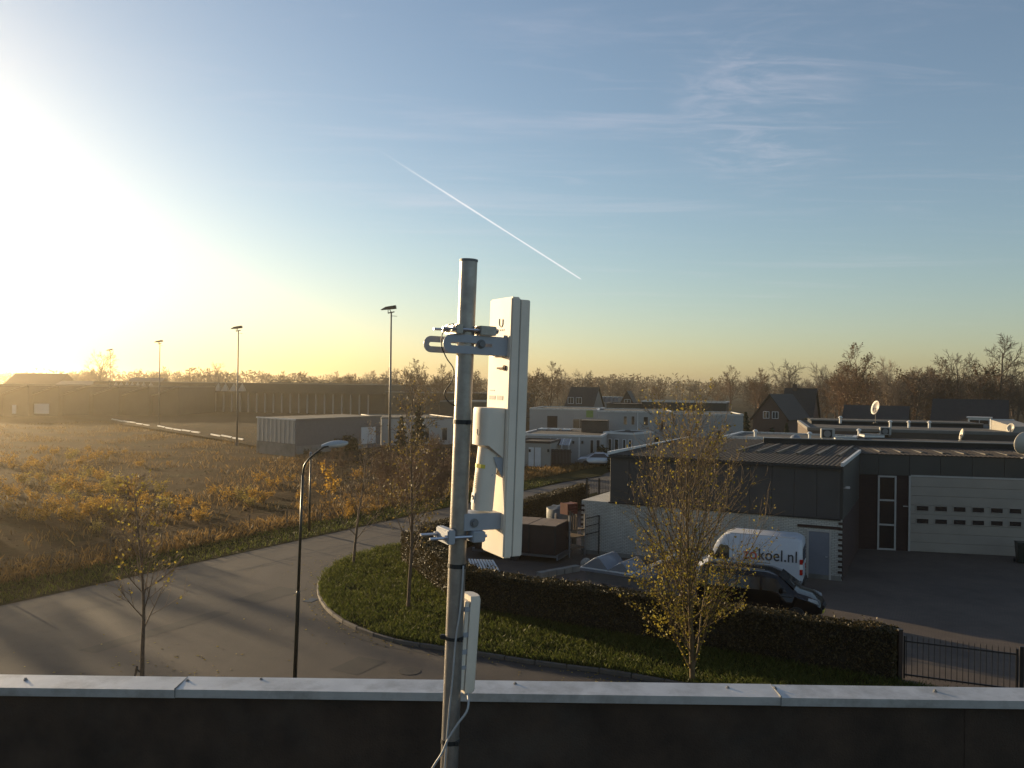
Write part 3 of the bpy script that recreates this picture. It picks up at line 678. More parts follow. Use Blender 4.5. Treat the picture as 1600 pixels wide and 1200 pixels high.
# small access point lower on the mast
bb, bt = P(724.5, 1085, 2.395), P(734.5, 937, 2.395)
BM = frame_at(bb, bt); BH = (bt - bb).length
ap = thing('access_point', 'small white panel access point strapped low on the mast beside the roof coping', 'access point', mat=BM)
prof = [(0.003, 0.0), (0.028, 0.0), (0.037, 0.008), (0.0405, 0.03), (0.037, 0.052), (0.028, 0.06), (0.003, 0.06)]
mb = MB(); mb.loft([[(x * .92, 0.03 + (y - 0.03) * 0.92, 0) for x, y in prof], [(x, y, 0.006) for x, y in prof], [(x, y, BH - 0.004) for x, y in prof], [(x * 0.9, 0.03 + (y - 0.03) * 0.94, BH + 0.008) for x, y in prof]])
mb.build('cover', M['plastic'], ap, smooth=R(45))
MB().box(-0.012, 0.002, 0.004, 0.056, 0.01, BH - 0.006).build('back_shell', M['plastic'], ap, bevel=0.002)
for (a, b) in ((0.87, 0.92), (0.6, 0.65), (0.42, 0.47), (0.26, 0.3)):
    MB().box(-0.0135, 0.0035, 0.0025, 0.0575, BH * a, BH * b).build('back_rib', M['bracket'], ap)
MB().box(-0.02, -0.011, 0.012, 0.05, BH * 0.48, BH * 0.59).build('strap_mount', M['black'], ap, bevel=0.002)
# cables
def cable(name, label, pts, r, mat):
    o = MB().tube(catmull(pts, 0.012), r, 8).build(name, mat, smooth=True); tag(o, label, 'cable'); return o
cable('data_cable', 'thin black cable looping loose left of the mast below its upper clamp', [P(714, 507, 2.36), P(703, 507, 2.35), P(692, 519, 2.345), P(690, 540, 2.34), P(698, 560, 2.345), P(709, 577, 2.35), P(706, 596, 2.35), P(695, 611, 2.355), P(696, 622, 2.36), P(705, 631, 2.365), P(712, 634, 2.37)], 0.0016, M['black'])
cable('network_cable', 'pale grey cable hanging from the small access point across mast foot', [BM @ Vector((0.02, 0.02, 0.004)), P(732, 1097, 2.37), P(729, 1112, 2.36), P(716, 1130, 2.352), P(703, 1150, 2.352), P(698, 1160, 2.352), P(690, 1178, 2.352), P(676, 1200, 2.355), P(660, 1235, 2.37)], 0.0031, M['cablegrey'])
cable('grey_data_cable', 'grey cable running straight down the camera side of the mast', [P(724, 884, 2.362), P(722, 920, 2.36), P(718, 960, 2.358), P(712, 1000, 2.356), P(707, 1060, 2.356), P(702, 1110, 2.356), P(698, 1158, 2.356), P(694, 1210, 2.356)], 0.0026, M['cablegrey'])
# ------------------------------------------------------------------ buildings
class Bld:
    """local frame: x along the front (left to right seen from the street), y away, z up"""
    def __init__(s, name, label, p0, p1, cat='building', group=None, z=0.0):
        p0, p1 = Vector((p0[0], p0[1], z)), Vector((p1[0], p1[1], z)); d = p1 - p0
        s.W = d.length; s.rz = math.atan2(d.y, d.x); s.root = thing(name, label, cat, p0, s.rz, group); s.m = MW[s.root.name]; s.p0 = p0
        s.n = Vector((-d.y, d.x, 0)).normalized()
    def at(s, px, py, y=0.0):              # local (x, z) of a line of sight on the plane y
        d = ray(px, py); o = Vector((0, 0, CZ)); q = s.p0 + s.n * y
        t = (q - o).dot(s.n) / d.dot(s.n); p = s.m.inverted() @ (o + d * t); return p.x, p.z
    def box(s, name, mat, x0, x1, y0, y1, z0, z1, parent=None, bevel=0):
        return MB().box(x0, x1, y0, y1, z0, z1).build(name, mat, parent or s.root, bevel=bevel)
    def win(s, x0, x1, z0, z1, name='window', fm='framewhite', gm='glass', mull=0, bars=0, y=0.0, fw=0.06, sill=False):
        mb = MB(); e = 0.05
        mb.box(x0, x1, y - e, y + .02, z0, z0 + fw); mb.box(x0, x1, y - e, y + .02, z1 - fw, z1)
        mb.box(x0, x0 + fw, y - e, y + .02, z0 + fw, z1 - fw); mb.box(x1 - fw, x1, y - e, y + .02, z0 + fw, z1 - fw)
        for k in range(mull):
            x = x0 + (x1 - x0) * (k + 1) / (mull + 1); mb.box(x - fw * .4, x + fw * .4, y - e * .9, y + .02, z0 + fw, z1 - fw)
        for k in range(bars):
            z = z0 + (z1 - z0) * (k + 1) / (bars + 1); mb.box(x0 + fw, x1 - fw, y - e * .8, y + .02, z - fw * .4, z + fw * .4)
        w = mb.build(name, M[fm], s.root)
        MB().box(x0 + fw * .9, x1 - fw * .9, y - 0.012, y + 0.01, z0 + fw * .9, z1 - fw * .9).build('pane', M[gm], w)
        if sill: MB().box(x0 - .05, x1 + .05, y - .1, y + .01, z0 - .06, z0 - .002).build('sill', M[fm], w)
        return w
def flat_block(b, D, H, wall, roof, cope, t=0.3, zb=0.0):
    b.box('wall', wall, 0, b.W, 0, D, zb, H - 0.02)
    r = b.box('roof', roof, 0.12, b.W - 0.12, 0.12, D - 0.12, H - 0.02, H + 0.02)
    mb = MB(); w = 0.22
    mb.box(-.04, b.W + .04, -.04, w, H - .1, H + .12); mb.box(-.04, b.W + .04, D - w, D + .04, H - .1, H + .12); mb.box(-.04, w, w, D - w, H - .1, H + .12); mb.box(b.W - w, b.W + .04, w, D - w, H - .1, H + .12)
    mb.build('roof_edge', cope, r)
# --- the dark workshop across the yard: front block with cladding over white brick
p_l, p_r = Vector((3.62, 43.3, 0)), Vector((14.72, 37.75, 0))
wk = Bld('workshop', 'dark slate clad workshop on a white brick base behind the hedge', p_l, p_r)
DD = 15.4; H1 = 5.1
xcl = wk.at(953, 750)[0]; ZB = 2.72
wk.box('brick_wall', M['whitebrick'], 0.0, wk.W, 0.0, DD, 0, ZB)
wk.box('base_course', M['concrete'], 0.01, wk.W - 0.01, -0.03, 0.0, 0, 0.22)
wk.box('backing', M['clad'], xcl + 0.05, wk.W - 0.12, 0.07, DD, ZB, H1 - 0.06)
npan = 11; pw = (wk.W - 0.1 - xcl) / npan
pan = MB().box(0.006, pw - 0.006, 0.0, 0.05, ZB + 0.02, H1 - 0.03).mesh('cladding_panel', bevel=0.008, seg=1); pan.materials.append(M['clad'])
for k in range(npan): obj('cladding_panel', pan, None, wk.root, (xcl + pw * k, 0.015, 0))
wk.box('drip_rail', M['iron'], xcl - 0.05, wk.W - 0.06, -0.05, 0.06, ZB - 0.04, ZB + 0.03)
# side panels facing left
pan2 = MB().box(0.0, 0.05, 0.006, 1.28, ZB + 0.02, H1 - 0.03).mesh('cladding_panel', bevel=0.008, seg=1); pan2.materials.append(M['clad'])
for k in range(11): obj('cladding_panel', pan2, None, wk.root, (xcl, 0.07 + 1.29 * k, 0))
# ribbed roof sheets of the front block
nsh = 14; sw = (wk.W - xcl + 0.1) / nsh
sm = MB()
for k in range(4): sm.box(sw * k / 4 + 0.01, sw * (k + .5) / 4, 0, 1, 0.03, 0.05)
sm.box(0, sw - 0.012, 0, 1, 0, 0.03); sm = sm.mesh('roof_sheet'); sm.materials.append(M['brownroof'])
for k in range(nsh):
    o = obj('roof_sheet', sm, None, wk.root, (xcl - 0.06 + sw * k, -0.06, H1 - 0.03), (R(0.55), 0, 0)); o.scale = (1, DD if k < nsh - 1 else 10, 1)
for k in range(7):                        # pale translucent strips in the roof
    x = xcl + 5.2 + 1.05 * k * 0.95
    if x < wk.W - 0.6: wk.box('roof_light_strip', M['streak'], x, x + 0.13, 5.0, 13.2, H1 + 0.05, H1 + 0.165)
wk.box('verge_trim', M['whitetrim'], xcl - 0.12, xcl - 0.0, -0.1, DD, H1 + 0.0, H1 + 0.17)
wk.box('verge_trim', M['whitetrim'], wk.W - 0.08, wk.W + 0.04, -0.1, 9.5, H1 + 0.0, H1 + 0.16)
wk.box('gutter', M['iron'], xcl, wk.W, -0.16, -0.065, H1 - 0.14, H1 - 0.03)
for xq, z0, z1, zd in ((wk.W, 0.1, ZB - .05, 1), (0.0, 1.2, ZB - .15, -1)):     # toothed brick ends
    k = 0; z = z0
    qb = MB().box(-0.1, 0.1, -0.012, 0.1, 0, 0.11).mesh('quoin_brick'); qb.materials.append(M['brownbox'])
    while z < z1:
        obj('quoin_brick', qb, None, wk.root, (xq - 0.06 if zd > 0 else xq + 0.06, -0.004, z)); z += 0.24
dx0, dz1 = wk.at(1264, 834); dx1, _ = wk.at(1296, 834)
d = wk.box('door', M['doorblue'], dx0, dx1, -0.03, 0.0, 0.05, 2.12)
MB().box(dx1 - 0.16, dx1 - 0.06, -0.07, -0.031, 1.0, 1.06).build('handle', M['zinc'], d)
mb = MB(); mb.box(dx0 - .09, dx0 - .002, -0.05, 0.01, 0, 2.2); mb.box(dx1 + .002, dx1 + .09, -0.05, 0.01, 0, 2.2); mb.box(dx0 - .002, dx1 + .002, -0.05, 0.01, 2.122, 2.2); mb.build('door_frame', M['frame'], wk.root)
wk.box('lintel', M['darkbrick'], dx0 - 0.5, wk.W - 0.05, -0.035, 0.0, 2.28, 2.4)
wk.box('side_wall', M['darkbrick'], wk.W, wk.W + 0.03, 0.12, 9.4, 0.0, ZB)
wk.box('side_cladding', M['cladfascia'], wk.W - 0.13, wk.W + 0.02, 0.09, 9.4, ZB + 0.002, H1 - 0.05)
# security lamp on the corner
lx_, lz_ = wk.at(1306, 761)
mb = MB(); mb.bar((wk.W + 0.01, 0.2, lz_ - .05), (wk.W + 0.3, 0.1, lz_), 0.04, 0.04); mb.box(wk.W + .12, wk.W + 0.3, -0.06, 0.1, lz_ - .04, lz_ + .05); mb.build('security_lamp', M['frame'], wk.root)
# railing at the left end of the brick wall
mb = MB()
for z in (0.95, 1.35, 1.75): mb.bar((0.1, -0.12, z), (1.0, -0.12, z + 0.28), 0.04, 0.04)
mb.bar((1.0, -0.12, 0.1), (1.0, -0.12, 2.05), 0.05, 0.05); mb.build('stair_railing', M['iron'], wk.root)
# --- rear wing with the big sectional door
g_l, g_r = Vector((18.1, 45.7, 0)), Vector((36.0, 41.9, 0))
gw = Bld('garage_wing', 'long dark brick wing with large pale sectional door at right', g_l, g_r)
gw.box('wall', M['darkbrick'], 0, gw.W, 0, 15, 0, 4.0)
gw.box('upper_wall', M['cladfascia'], 0, gw.W, 0.06, 15, 4.0, H1 - 0.04)
nf = 12; fw_ = gw.W / nf
fp = MB().box(0.006, fw_ - 0.006, -0.04, 0.02, 4.0, H1 - 0.03).mesh('fascia_panel', bevel=0.008, seg=1); fp.materials.append(M['cladfascia'])
for k in range(nf): obj('fascia_panel', fp, None, gw.root, (fw_ * k, 0, 0))
sw2 = gw.W / 20; sm2 = MB(); sm2.box(0, sw2 - 0.012, 0, 4.9, 0, 0.03)
for k in range(4): sm2.box(sw2 * k / 4 + 0.01, sw2 * (k + .5) / 4, 0, 4.9, 0.03, 0.05)
sm2 = sm2.mesh('roof_sheet'); sm2.materials.append(M['brownroof'])
for k in range(20): obj('roof_sheet', sm2, None, gw.root, (sw2 * k, -0.08, H1 - 0.03), (R(1.6), 0, 0))
for k in range(14): gw.box('roof_light_strip', M['streak'], 0.7 + 1.05 * k, 0.85 + 1.05 * k, 0.9, 3.6, H1 + 0.05, H1 + 0.10)
gw.box('ridge_upstand', M['darkroof'], -4.0, gw.W, 4.8, 5.0, H1 - .1, H1 + 0.42)
gw.box('upstand_cap', M['mastgrey'], -4.0, gw.W, 4.72, 5.08, H1 + 0.42, H1 + 0.47)
gw.box('rear_roof', M['gravelroof'], -4.0, gw.W, 5.0, 15, H1 - 0.1, H1 + 0.06)
a0, zt_ = gw.at(1423, 745); a1 = a0 + 6.2
dr = gw.box('sectional_door', M['doorgrey'], a0, a1, -0.02, 0.0, 0.02, 3.96)
ns = 8; hs = 3.92 / ns
sec = MB().box(0.0, a1 - a0, -0.06, -0.02, 0.006, hs - 0.006)
sec = sec.mesh('door_section', bevel=0.008, seg=1); sec.materials.append(M['doorgrey'])
for k in range(ns): obj('door_section', sec, None, dr, (a0, 0, 0.03 + hs * k))
for row, (ya, yb_) in enumerate(((789, 799), (809, 819))):
    for k in range(8):
        x0, z1_ = gw.at(1430.5 + 29 * k, ya + 0.9 * k); x1, z0_ = gw.at(1451 + 29 * k, yb_ + 0.9 * k)
        if x1 > a1 - 0.05: continue
        mb = MB(); t = 0.035
        mb.box(x0, x1, -0.085, -0.055, z0_, z0_ + t); mb.box(x0, x1, -0.085, -0.055, z1_ - t, z1_); mb.box(x0, x0 + t, -0.085, -0.055, z0_ + t, z1_ - t); mb.box(x1 - t, x1, -0.085, -0.055, z0_ + t, z1_ - t)
        MB().box(x0 + t, x1 - t, -0.067, -0.055, z0_ + t, z1_ - t).build('pane', M['glassdark'], dr)
        mb.build('pane_frame', M['doorgrey'], dr)
mb = MB(); mb.box(a0 - .1, a0 - .003, -0.07, 0.01, 0, 4.0); mb.box(a0 - .003, a1 + .1, -0.07, 0.01, 3.96, 4.05); mb.build('door_frame', M['frame'], gw.root)
b0, _ = gw.at(1371, 800); b1, _ = gw.at(1400, 800)
gd = gw.win(b0, b1, 0.02, 3.97, 'glazed_door', 'frame', 'glassdark', 0, 0, 0.0, 0.09)
for z in (1.36 + 1.3, 1.36): MB().box(b0 + .09, b1 - .09, -0.045, 0.01, z - .045, z + .045).build('transom', M['frame'], gd)
gw.box('letter_slot', M['frame'], b1 + .35, b1 + .6, -0.02, 0.0, 2.35, 2.4)
# --- flat-roofed hall behind, seen over the workshop roofs
h0, h1 = G(1262, 670, 5.6), G(1640, 679.5, 5.6)
hb2 = Bld('brick_hall', 'low brown brick hall with pale roof edge behind the workshop roofs', h0, h1)
flat_block(hb2, 15, 5.6, M['brownbrick'], M['gravelroof'], M['mastgrey'])
hb2.box('roof_step', M['darkroof'], 0.8, hb2.W - 2, 9.0, 14.5, 5.62, 5.95); hb2.box('step_edge', M['mastgrey'], 0.7, hb2.W - 2, 8.9, 9.1, 5.9, 6.0)
lb0, lb1 = G(1130, 683, 5.2), G(1330, 690.5, 5.2)
lb = Bld('low_annex', 'dark flat annex with pale coping behind left part of the workshop roof', lb0, lb1)
flat_block(lb, 7.0, 5.18, M['darkbrick'], M['gravelroof'], M['coping'])
# rooftop plant
def ac_unit(c, w, label, rz=0.1):
    t = thing('air_conditioner', label, 'air conditioner', c, rz)
    MB().box(-w/2, w/2, -0.2, 0.2, 0.1, w * 0.85).build('casing', M['acmetal'], t, bevel=0.02)
    mb = MB(); mb.box(-w * .42, w * .3, -0.215, -0.201, 0.16, w * 0.78); mb.build('grille', M['black'], t)
    mb = MB(); mb.tube([(-w*.06, -0.222, w * .47), (-w*.06, -0.24, w * .47)], w * .26, 14); mb.build('fan_guard', M['greymark'], t)
    for s in (-1, 1): MB().box(s * w * .35 - .04, s * w * .35 + .04, -0.25, 0.25, 0, 0.1).build('foot', M['concrete'], t)
    return t
ac_unit(G(1293, 687, 5.22), 0.85, 'pale boxy air conditioner near left end of the brick hall roofline', -0.2)
ac_unit(G(1383, 681.5, 5.22), 0.75, 'smaller air conditioner beside white pipes on the workshop roof', -0.2)
def dish(c, r, h, label, yaw=0.5, tilt=0.5, mat='dish'):
    t = thing('satellite_dish', label, 'satellite dish', c, yaw)
    mb = MB(); mb.tube([(0, 0, 0), (0, 0, h)], 0.03, 8); mb.tube([(0, 0, 0), (0, 0, 0.03)], 0.18, 10); mb.build('pole', M['mastgrey'], t)
    rings = []; m = Matrix.Translation((0, 0, h)) @ Matrix.Rotation(tilt, 4, 'Y')
    for k in range(6):
        q = r * (0.02 + k / 5); zz_ = 0.45 * (q * q) / r
        rings.append([m @ Vector((-0.05 - 0 + zz_ - r*.25, q * math.cos(a), q * math.sin(a) * 1.1)) for a in [2 * math.pi * j / 20 for j in range(20)]])
    for k in range(5, -1, -1):
        q = r * (0.02 + k / 5) * .985; zz_ = 0.45 * (q * q) / r - 0.015
        rings.append([m @ Vector((-0.05 + zz_ - r*.25, q * math.cos(a), q * math.sin(a) * 1.1)) for a in [2 * math.pi * j / 20 for j in range(20)]])
    MB().loft(rings).build('reflector', M[mat], t, smooth=True)
    mb = MB(); mb.bar(m @ Vector((-0.02, 0, -r * .9)), m @ Vector((r * .75 - .2, 0, -r * .35)), 0.03, 0.03); mb.tube([m @ Vector((r * .75 - .2, 0, -r * .35)), m @ Vector((r * .6 - .2, 0, -r * .2))], 0.05, 8); mb.build('feed_arm', M['mastgrey'], t)
    return t
YD = math.atan2(SUND.y, SUND.x)
dish(G(1368, 661, 5.95), 0.5, 1.2, 'grey satellite dish on a pole above the brick hall roof', YD + 0.9, -0.25, 'frame')
dish(G(1502, 689, 5.22), 0.34, 0.45, 'small cream satellite dish low on the garage wing roof', YD + 0.5, -0.25)
dish(G(1601, 716, 5.2), 0.52, 0.75, 'large cream satellite dish cut by the right picture edge', YD - 0.75, -0.2)
dish(G(1579, 675, 5.62), 0.3, 0.3, 'pale round dish beside the sunlit roof shed', YD + 1.1, -0.25)
def small_roof(name, c, label, cat, kind):
    t = thing(name, label, cat, c)
    if kind == 'dome':
        rings = [[(r * math.cos(a), r * math.sin(a), z) for a in [2 * math.pi * j / 12 for j in range(12)]] for r, z in ((0.36, 0), (0.36, 0.12), (0.34, 0.2), (0.26, 0.32), (0.14, 0.39), (0.03, 0.41))]
        MB().loft(rings).build('cap', M['dome'], t, smooth=R(50)); MB().box(-.42, .42, -.42, .42, -0.02, 0.1).build('kerb_frame', M['whitetrim'], t)
    elif kind == 'vent':
        mb = MB(); mb.tube([(0, 0, 0), (0, 0, 0.42)], 0.09, 10); mb.build('pipe', M['whitetrim'], t); MB().tube([(0, 0, 0.42), (0, 0, 0.47), (0, 0, 0.56)], [0.16, 0.16, 0.05], 12).build('cowl', M['whitetrim'], t)
    elif kind == 'hatch':
        MB().box(-.7, .7, -.45, .45, 0, 0.16).build('kerb_frame', M['whitetrim'], t); MB().box(-.74, .74, -.49, .49, 0.162, 0.22).build('lid', M['dome'], t, bevel=0.03)
    return t
for px, py, z, lab, cat, k in ((1243, 689, 5.22, 'cream rounded roof dome at left of the annex coping', 'roof dome', 'dome'), (1265, 688, 5.22, 'white vent pipe just left of boxy air conditioner', 'vent', 'vent'), (1180, 684, 5.22, 'lone vent cowl at far left of annex roof edge', 'vent', 'vent'),
        (1318, 688, 5.22, 'flat white roof hatch beside the boxy air conditioner', 'roof hatch', 'hatch'), (1342, 682, 5.22, 'leaning vent cowl between the two air conditioners', 'vent', 'vent'), (1362, 683, 5.22, 'flat white roof hatch left of smaller air conditioner', 'roof hatch', 'hatch'),
        (1452, 669, 5.66, 'white vent on brick hall roof below bare trees', 'vent', 'vent'), (1391, 668, 5.66, 'short vent on the hall roof right of pole dish', 'vent', 'vent'), (1420, 668.5, 5.66, 'short vent midway along hall roof edge', 'vent', 'vent'), (1313, 661.5, 5.95, 'tiny vent on raised roof at hall left end', 'vent', 'vent')):
    small_roof({'dome': 'roof_dome', 'vent': 'roof_vent', 'hatch': 'roof_hatch'}[k], G(px, py, z), lab, cat, k)
# shed on the far roof that catches the sun
s0, s1 = G(1548, 671, 5.62), G(1582, 675, 5.62)
t = thing('roof_shed', 'small sloping shed on the hall roof with sunlit cream side', 'shed', s0, math.atan2(s1.y - s0.y, s1.x - s0.x)); w = (s1 - s0).length
mb = MB(); mb.add([(0,0,0),(w,0,0),(w,1.6,0),(0,1.6,0),(0,0,0.75),(w,0,0.4),(w,1.6,0.4),(0,1.6,0.75)], [(0,3,2,1),(4,5,6,7),(0,1,5,4),(1,2,6,5),(2,3,7,6),(3,0,4,7)]); mb.build('wall', M['render2'], t)
MB().box(-0.05, 0.06, -0.04, 1.65, 0.0, 0.8).build('edge_board', M['whitetrim'], t)
# --- gabled house
def house(name, label, p0, p1, depth, eave, ridge, wall, roofm, along='x', over=0.3, group=None, chim=None, dormer=None, wins=()):
    b = Bld(name, label, p0, p1, 'house', group); W_ = b.W
    mb = MB()
    if along == 'y':      # gable faces the viewer
        mb.add([(0,0,0),(W_,0,0),(W_,0,eave),(W_/2,0,ridge),(0,0,eave),(0,depth,0),(W_,depth,0),(W_,depth,eave),(W_/2,depth,ridge),(0,depth,eave)],
               [(0,1,2,3,4),(9,8,7,6,5),(0,5,6,1),(1,6,7,2),(0,4,9,5),(2,7,8,3),(3,8,9,4)])
    else:
        mb.add([(0,0,0),(W_,0,0),(W_,0,eave),(0,0,eave),(0,depth,0),(W_,depth,0),(W_,depth,eave),(0,depth,eave),(0,depth/2,ridge),(W_,depth/2,ridge)],
               [(0,1,2,3),(7,6,5,4),(0,3,8,7,4),(1,5,6,9,2),(0,4,5,1),(3,2,9,8),(6,7,8,9)])
    mb.build('wall', wall, b.root)
    rb = MB(); t = 0.16
    if along == 'y':
        for s in (0, 1):
            e = Vector((-over if s == 0 else W_ + over, 0, eave - over * (ridge - eave) / (W_ / 2))); r = Vector((W_ / 2, 0, ridge))
            q = [e, r]; up = Vector((0, 0, t))
            vs = [Vector((p.x, yy, p.z + 0.02)) for p in q for yy in (-over, depth + over)]; vs += [v + up for v in vs]
            rb.add(vs, [(0,1,3,2),(4,6,7,5),(0,4,5,1),(2,3,7,6),(0,2,6,4),(1,5,7,3)])
    else:
        for s in (0, 1):
            e = Vector((0, -over if s == 0 else depth + over, eave - over * (ridge - eave) / (depth / 2))); r = Vector((0, depth / 2, ridge)); up = Vector((0, 0, t))
            vs = [Vector((xx, p.y, p.z + 0.02)) for p in (e, r) for xx in (-over, W_ + over)]; vs += [v + up for v in vs]
            rb.add(vs, [(0,1,3,2),(4,6,7,5),(0,4,5,1),(2,3,7,6),(0,2,6,4),(1,5,7,3)])
    rf = rb.build('roof', roofm, b.root)
    if chim: MB().box(chim[0], chim[0] + .6, chim[1], chim[1] + .6, eave, ridge + .8).build('chimney', M['housebrick'], rf)
    if dormer:
        x0, x1, z0, z1 = dormer; yq = depth / 2 * (z0 - eave) / (ridge - eave) if along == 'x' else 0
        MB().box(x0, x1, yq - 0.1, yq + 2.2, z0 - 0.2, z1).build('dormer', M['framewhite'], b.root); MB().box(x0 - .15, x1 + .15, yq - .3, yq + 2.2, z1, z1 + .15).build('dormer_roof', M['whitetrim'], b.root)
        b.win(x0 + .12, x1 - .12, z0, z1 - .15, mull=1, y=yq - 0.11)
    for wv in wins: b.win(*wv, mull=1)
    return b
def atY(px, Y): q = P(px, 605, Y); return (q.x, q.y)
# white flat-roofed houses in the middle distance
a = Bld('white_house', 'white two storey flat roofed house with slim dark windows mid scene', atY(934, 104), atY(1052, 103), 'house'); flat_block(a, 11, 5.5, M['render'], M['darkroof'], M['coping'])
for (x0, x1, ya, yb_) in ((974, 980, 650, 664), (986, 992, 650, 664), (1005, 1013, 651, 665), (1032, 1037, 657, 672), (994, 1003, 679, 691), (1022, 1030, 682, 697)):
    xa, za = a.at(x0, yb_); xb, zb_ = a.at(x1, ya); a.win(xa, xb, za, zb_, fw=0.05, fm='frame')
xd = a.at(996, 680)[0]; MB().tube([(xd, -0.06, 0), (xd, -0.06, 5.4)], 0.05, 6).build('downpipe', M['whitetrim'], a.root)
a.box('string_course', M['mastgrey'], 0, a.W * .62, -0.09, -0.001, a.at(990, 673)[1] - .06, a.at(990, 673)[1] + .06)
b = Bld('white_house', 'long plain white flat roofed house wall behind yellow leaved tree top', atY(1053, 107), atY(1162, 106), 'house'); flat_block(b, 10, 5.2, M['render'], M['darkroof'], M['coping'])
for (x0, x1) in ((1072, 1080), (1120, 1127)): 
    xa, za = b.at(x0, 690); xb, zb_ = b.at(x1, 672); b.win(xa, xb, za, zb_, fm='frame')
c = Bld('white_house', 'white flat roofed house with brown panel left of two storey house', atY(828, 124), atY(933, 122), 'house'); flat_block(c, 12, 5.15, M['render'], M['darkroof'], M['coping'])
xa, za = c.at(855, 668); xb, zb_ = c.at(871, 650); c.box('garage_door', M['brownbox'], xa, xb, -0.05, 0, za - 1.2, zb_)
xa, za = c.at(895, 664); xb, zb_ = c.at(927, 655); c.win(xa, xb, za - .6, zb_, mull=2, fm='frame')
xa, za = c.at(916, 652); xb, zb_ = c.at(927, 641); c.box('green_panel', mk('green_panel', (0.2, 0.28, 0.08), 0.7, 0.1), xa, xb, -0.04, -0.001, za, zb_)
c.win(1.0, 2.0, 1.0, 2.4, fm='frame')
d = Bld('white_bungalow', 'white flat roofed bungalow with glazed garden doors behind parked silver car', atY(812, 95), atY(941, 93), 'house'); flat_block(d, 14, 3.05, M['render'], M['gravelroof'], M['whitetrim'])
for (x0, x1) in ((921.5, 928), (931, 938)):
    xa, za = d.at(x0, 708); xb, zb_ = d.at(x1, 687); d.win(xa, xb, 0.1, zb_, fm='frame', fw=0.07)
for px in (896, 910): xa, za = d.at(px, 691); d.box('wall_lamp', M['iron'], xa - .1, xa + .1, -0.12, 0, za - .15, za + .15)
d.box('corner_board', M['whitetrim'], d.at(904, 700)[0], d.at(906, 700)[0], -0.04, 0, 0, 2.9)
for k in range(3): d.box('roof_light', M['dome'], 0.3 + 1.5 * k, 1.4 + 1.5 * k, 9.0, 11.0, 3.07, 3.25)
e = Bld('white_bungalow', 'white bungalow end with pillared porch right of garden doors', atY(944, 99), atY(991, 97), 'house'); flat_block(e, 6, 3.15, M['render'], M['gravelroof'], M['whitetrim'])
for k, (x0, x1) in enumerate(((950, 956), (960, 967), (973, 978), (982, 987))): xa, _ = e.at(x0, 690); xb, _ = e.at(x1, 690); e.win(xa, xb, 0.2, 2.5, fm='framewhite')
f = Bld('chimney_block', 'brown brick upper block standing on the bungalow roof', atY(909, 100.5), atY(950, 100), 'building', z=3.1); f.box('wall', M['brownbrick'], 0, f.W, 0, 3, 0.0, 1.3); f.box('roof', M['darkroof'], -.05, f.W + .05, -.05, 3.05, 1.3, 1.4)
g = Bld('garage', 'cream rendered garage with pale doors left of wooden fence', atY(806, 89), atY(861, 88), 'garage'); flat_block(g, 5, 2.65, M['render2'], M['brownroof'], M['brownbox'])
for (x0, x1) in ((826, 834), (836, 845)): xa, _ = g.at(x0, 710); xb, _ = g.at(x1, 710); g.box('door', M['whitetrim'], xa, xb, -0.04, 0, 0.1, 2.1)
for px in (828, 857): xa, za = g.at(px, 704); g.box('wall_lamp', M['iron'], xa - .1, xa + .1, -0.12, 0, za - .15, za + .15)
# pergola and fence by the bungalow
pg = Bld('pergola', 'pale glazed pergola roof leaning on white bungalow wall', atY(857, 91.2), atY(890, 90.8), 'pergola')
for k in range(4): x = pg.W * k / 3; MB().bar((x, 0, 2.15), (x, 2.2, 2.75), 0.09, 0.09).build('rafter', M['whitetrim'], pg.root); MB().bar((x, 0, 0), (x, 0, 2.1), 0.09, 0.09).build('post', M['whitetrim'], pg.root)
for k in range(3): MB().add([(pg.W * k / 3 + .08, 0, 2.2), (pg.W * (k + 1) / 3 - .08, 0, 2.2), (pg.W * (k + 1) / 3 - .08, 2.2, 2.78), (pg.W * k / 3 + .08, 2.2, 2.78)], [(0, 1, 2, 3)]).build('pane', M['glass'], pg.root)
def plank_fence(name, label, p0, p1, h, bw, mat):
    b = Bld(name, label, p0, p1, 'fence'); n = int(b.W / bw)
    me = MB().box(0.008, bw - 0.008, 0, 0.025, 0.05, h).mesh('plank'); me.materials.append(mat)
    for k in range(n): obj('plank', me, None, b.root, (bw * k, 0.004 * (k % 2), 0.02 * math.sin(k * 2.1)))
    for z in (0.35, h - 0.3): b.box('rail', mat, 0, b.W, 0.03, 0.08, z, z + .09)
    return b
plank_fence('wooden_fence', 'dark brown wooden plank fence between garage and bungalow', atY(862, 88.5), atY(895, 88), 1.95, 0.15, M['brownbox'])
# more distant houses
h = house('steep_roof_house', 'dark brown roofed house with pale dormer left among bare trees', atY(884, 172), atY(925, 170), 9, 4.2, 8.2, M['render2'], M['tile'], 'x', wins=((0.5, 1.7, 5.0, 6.3), (2.2, 3.4, 5.0, 6.3)))
house('dark_gable_house', 'small dark hipped house with one white attic window mid distance', atY(962, 165), atY(998, 164), 8, 3.6, 7.6, M['housebrick'], M['tile'], 'y', wins=((1.7, 2.9, 5.0, 6.1),))
gh = Bld('greenhouse', 'long pale greenhouse between two dark roofed houses', atY(924, 186), atY(966, 184), 'greenhouse'); gh.box('wall', M['render2'], 0, gh.W, 0, 6, 0, 5.2)
for k in range(6): gh.box('roof_bay', M['dome'], gh.W * k / 6 + .05, gh.W * (k + 1) / 6 - .05, 0.0, 6, 5.2, 6.3)
house('brick_house', 'brown brick gabled house with two small attic windows behind the annex', atY(1177, 122), atY(1231, 119), 9, 4.4, 7.6, M['housebrick'], M['tile'], 'y', wins=((1.5, 2.4, 4.3, 5.3), (2.8, 3.7, 4.3, 5.3)))
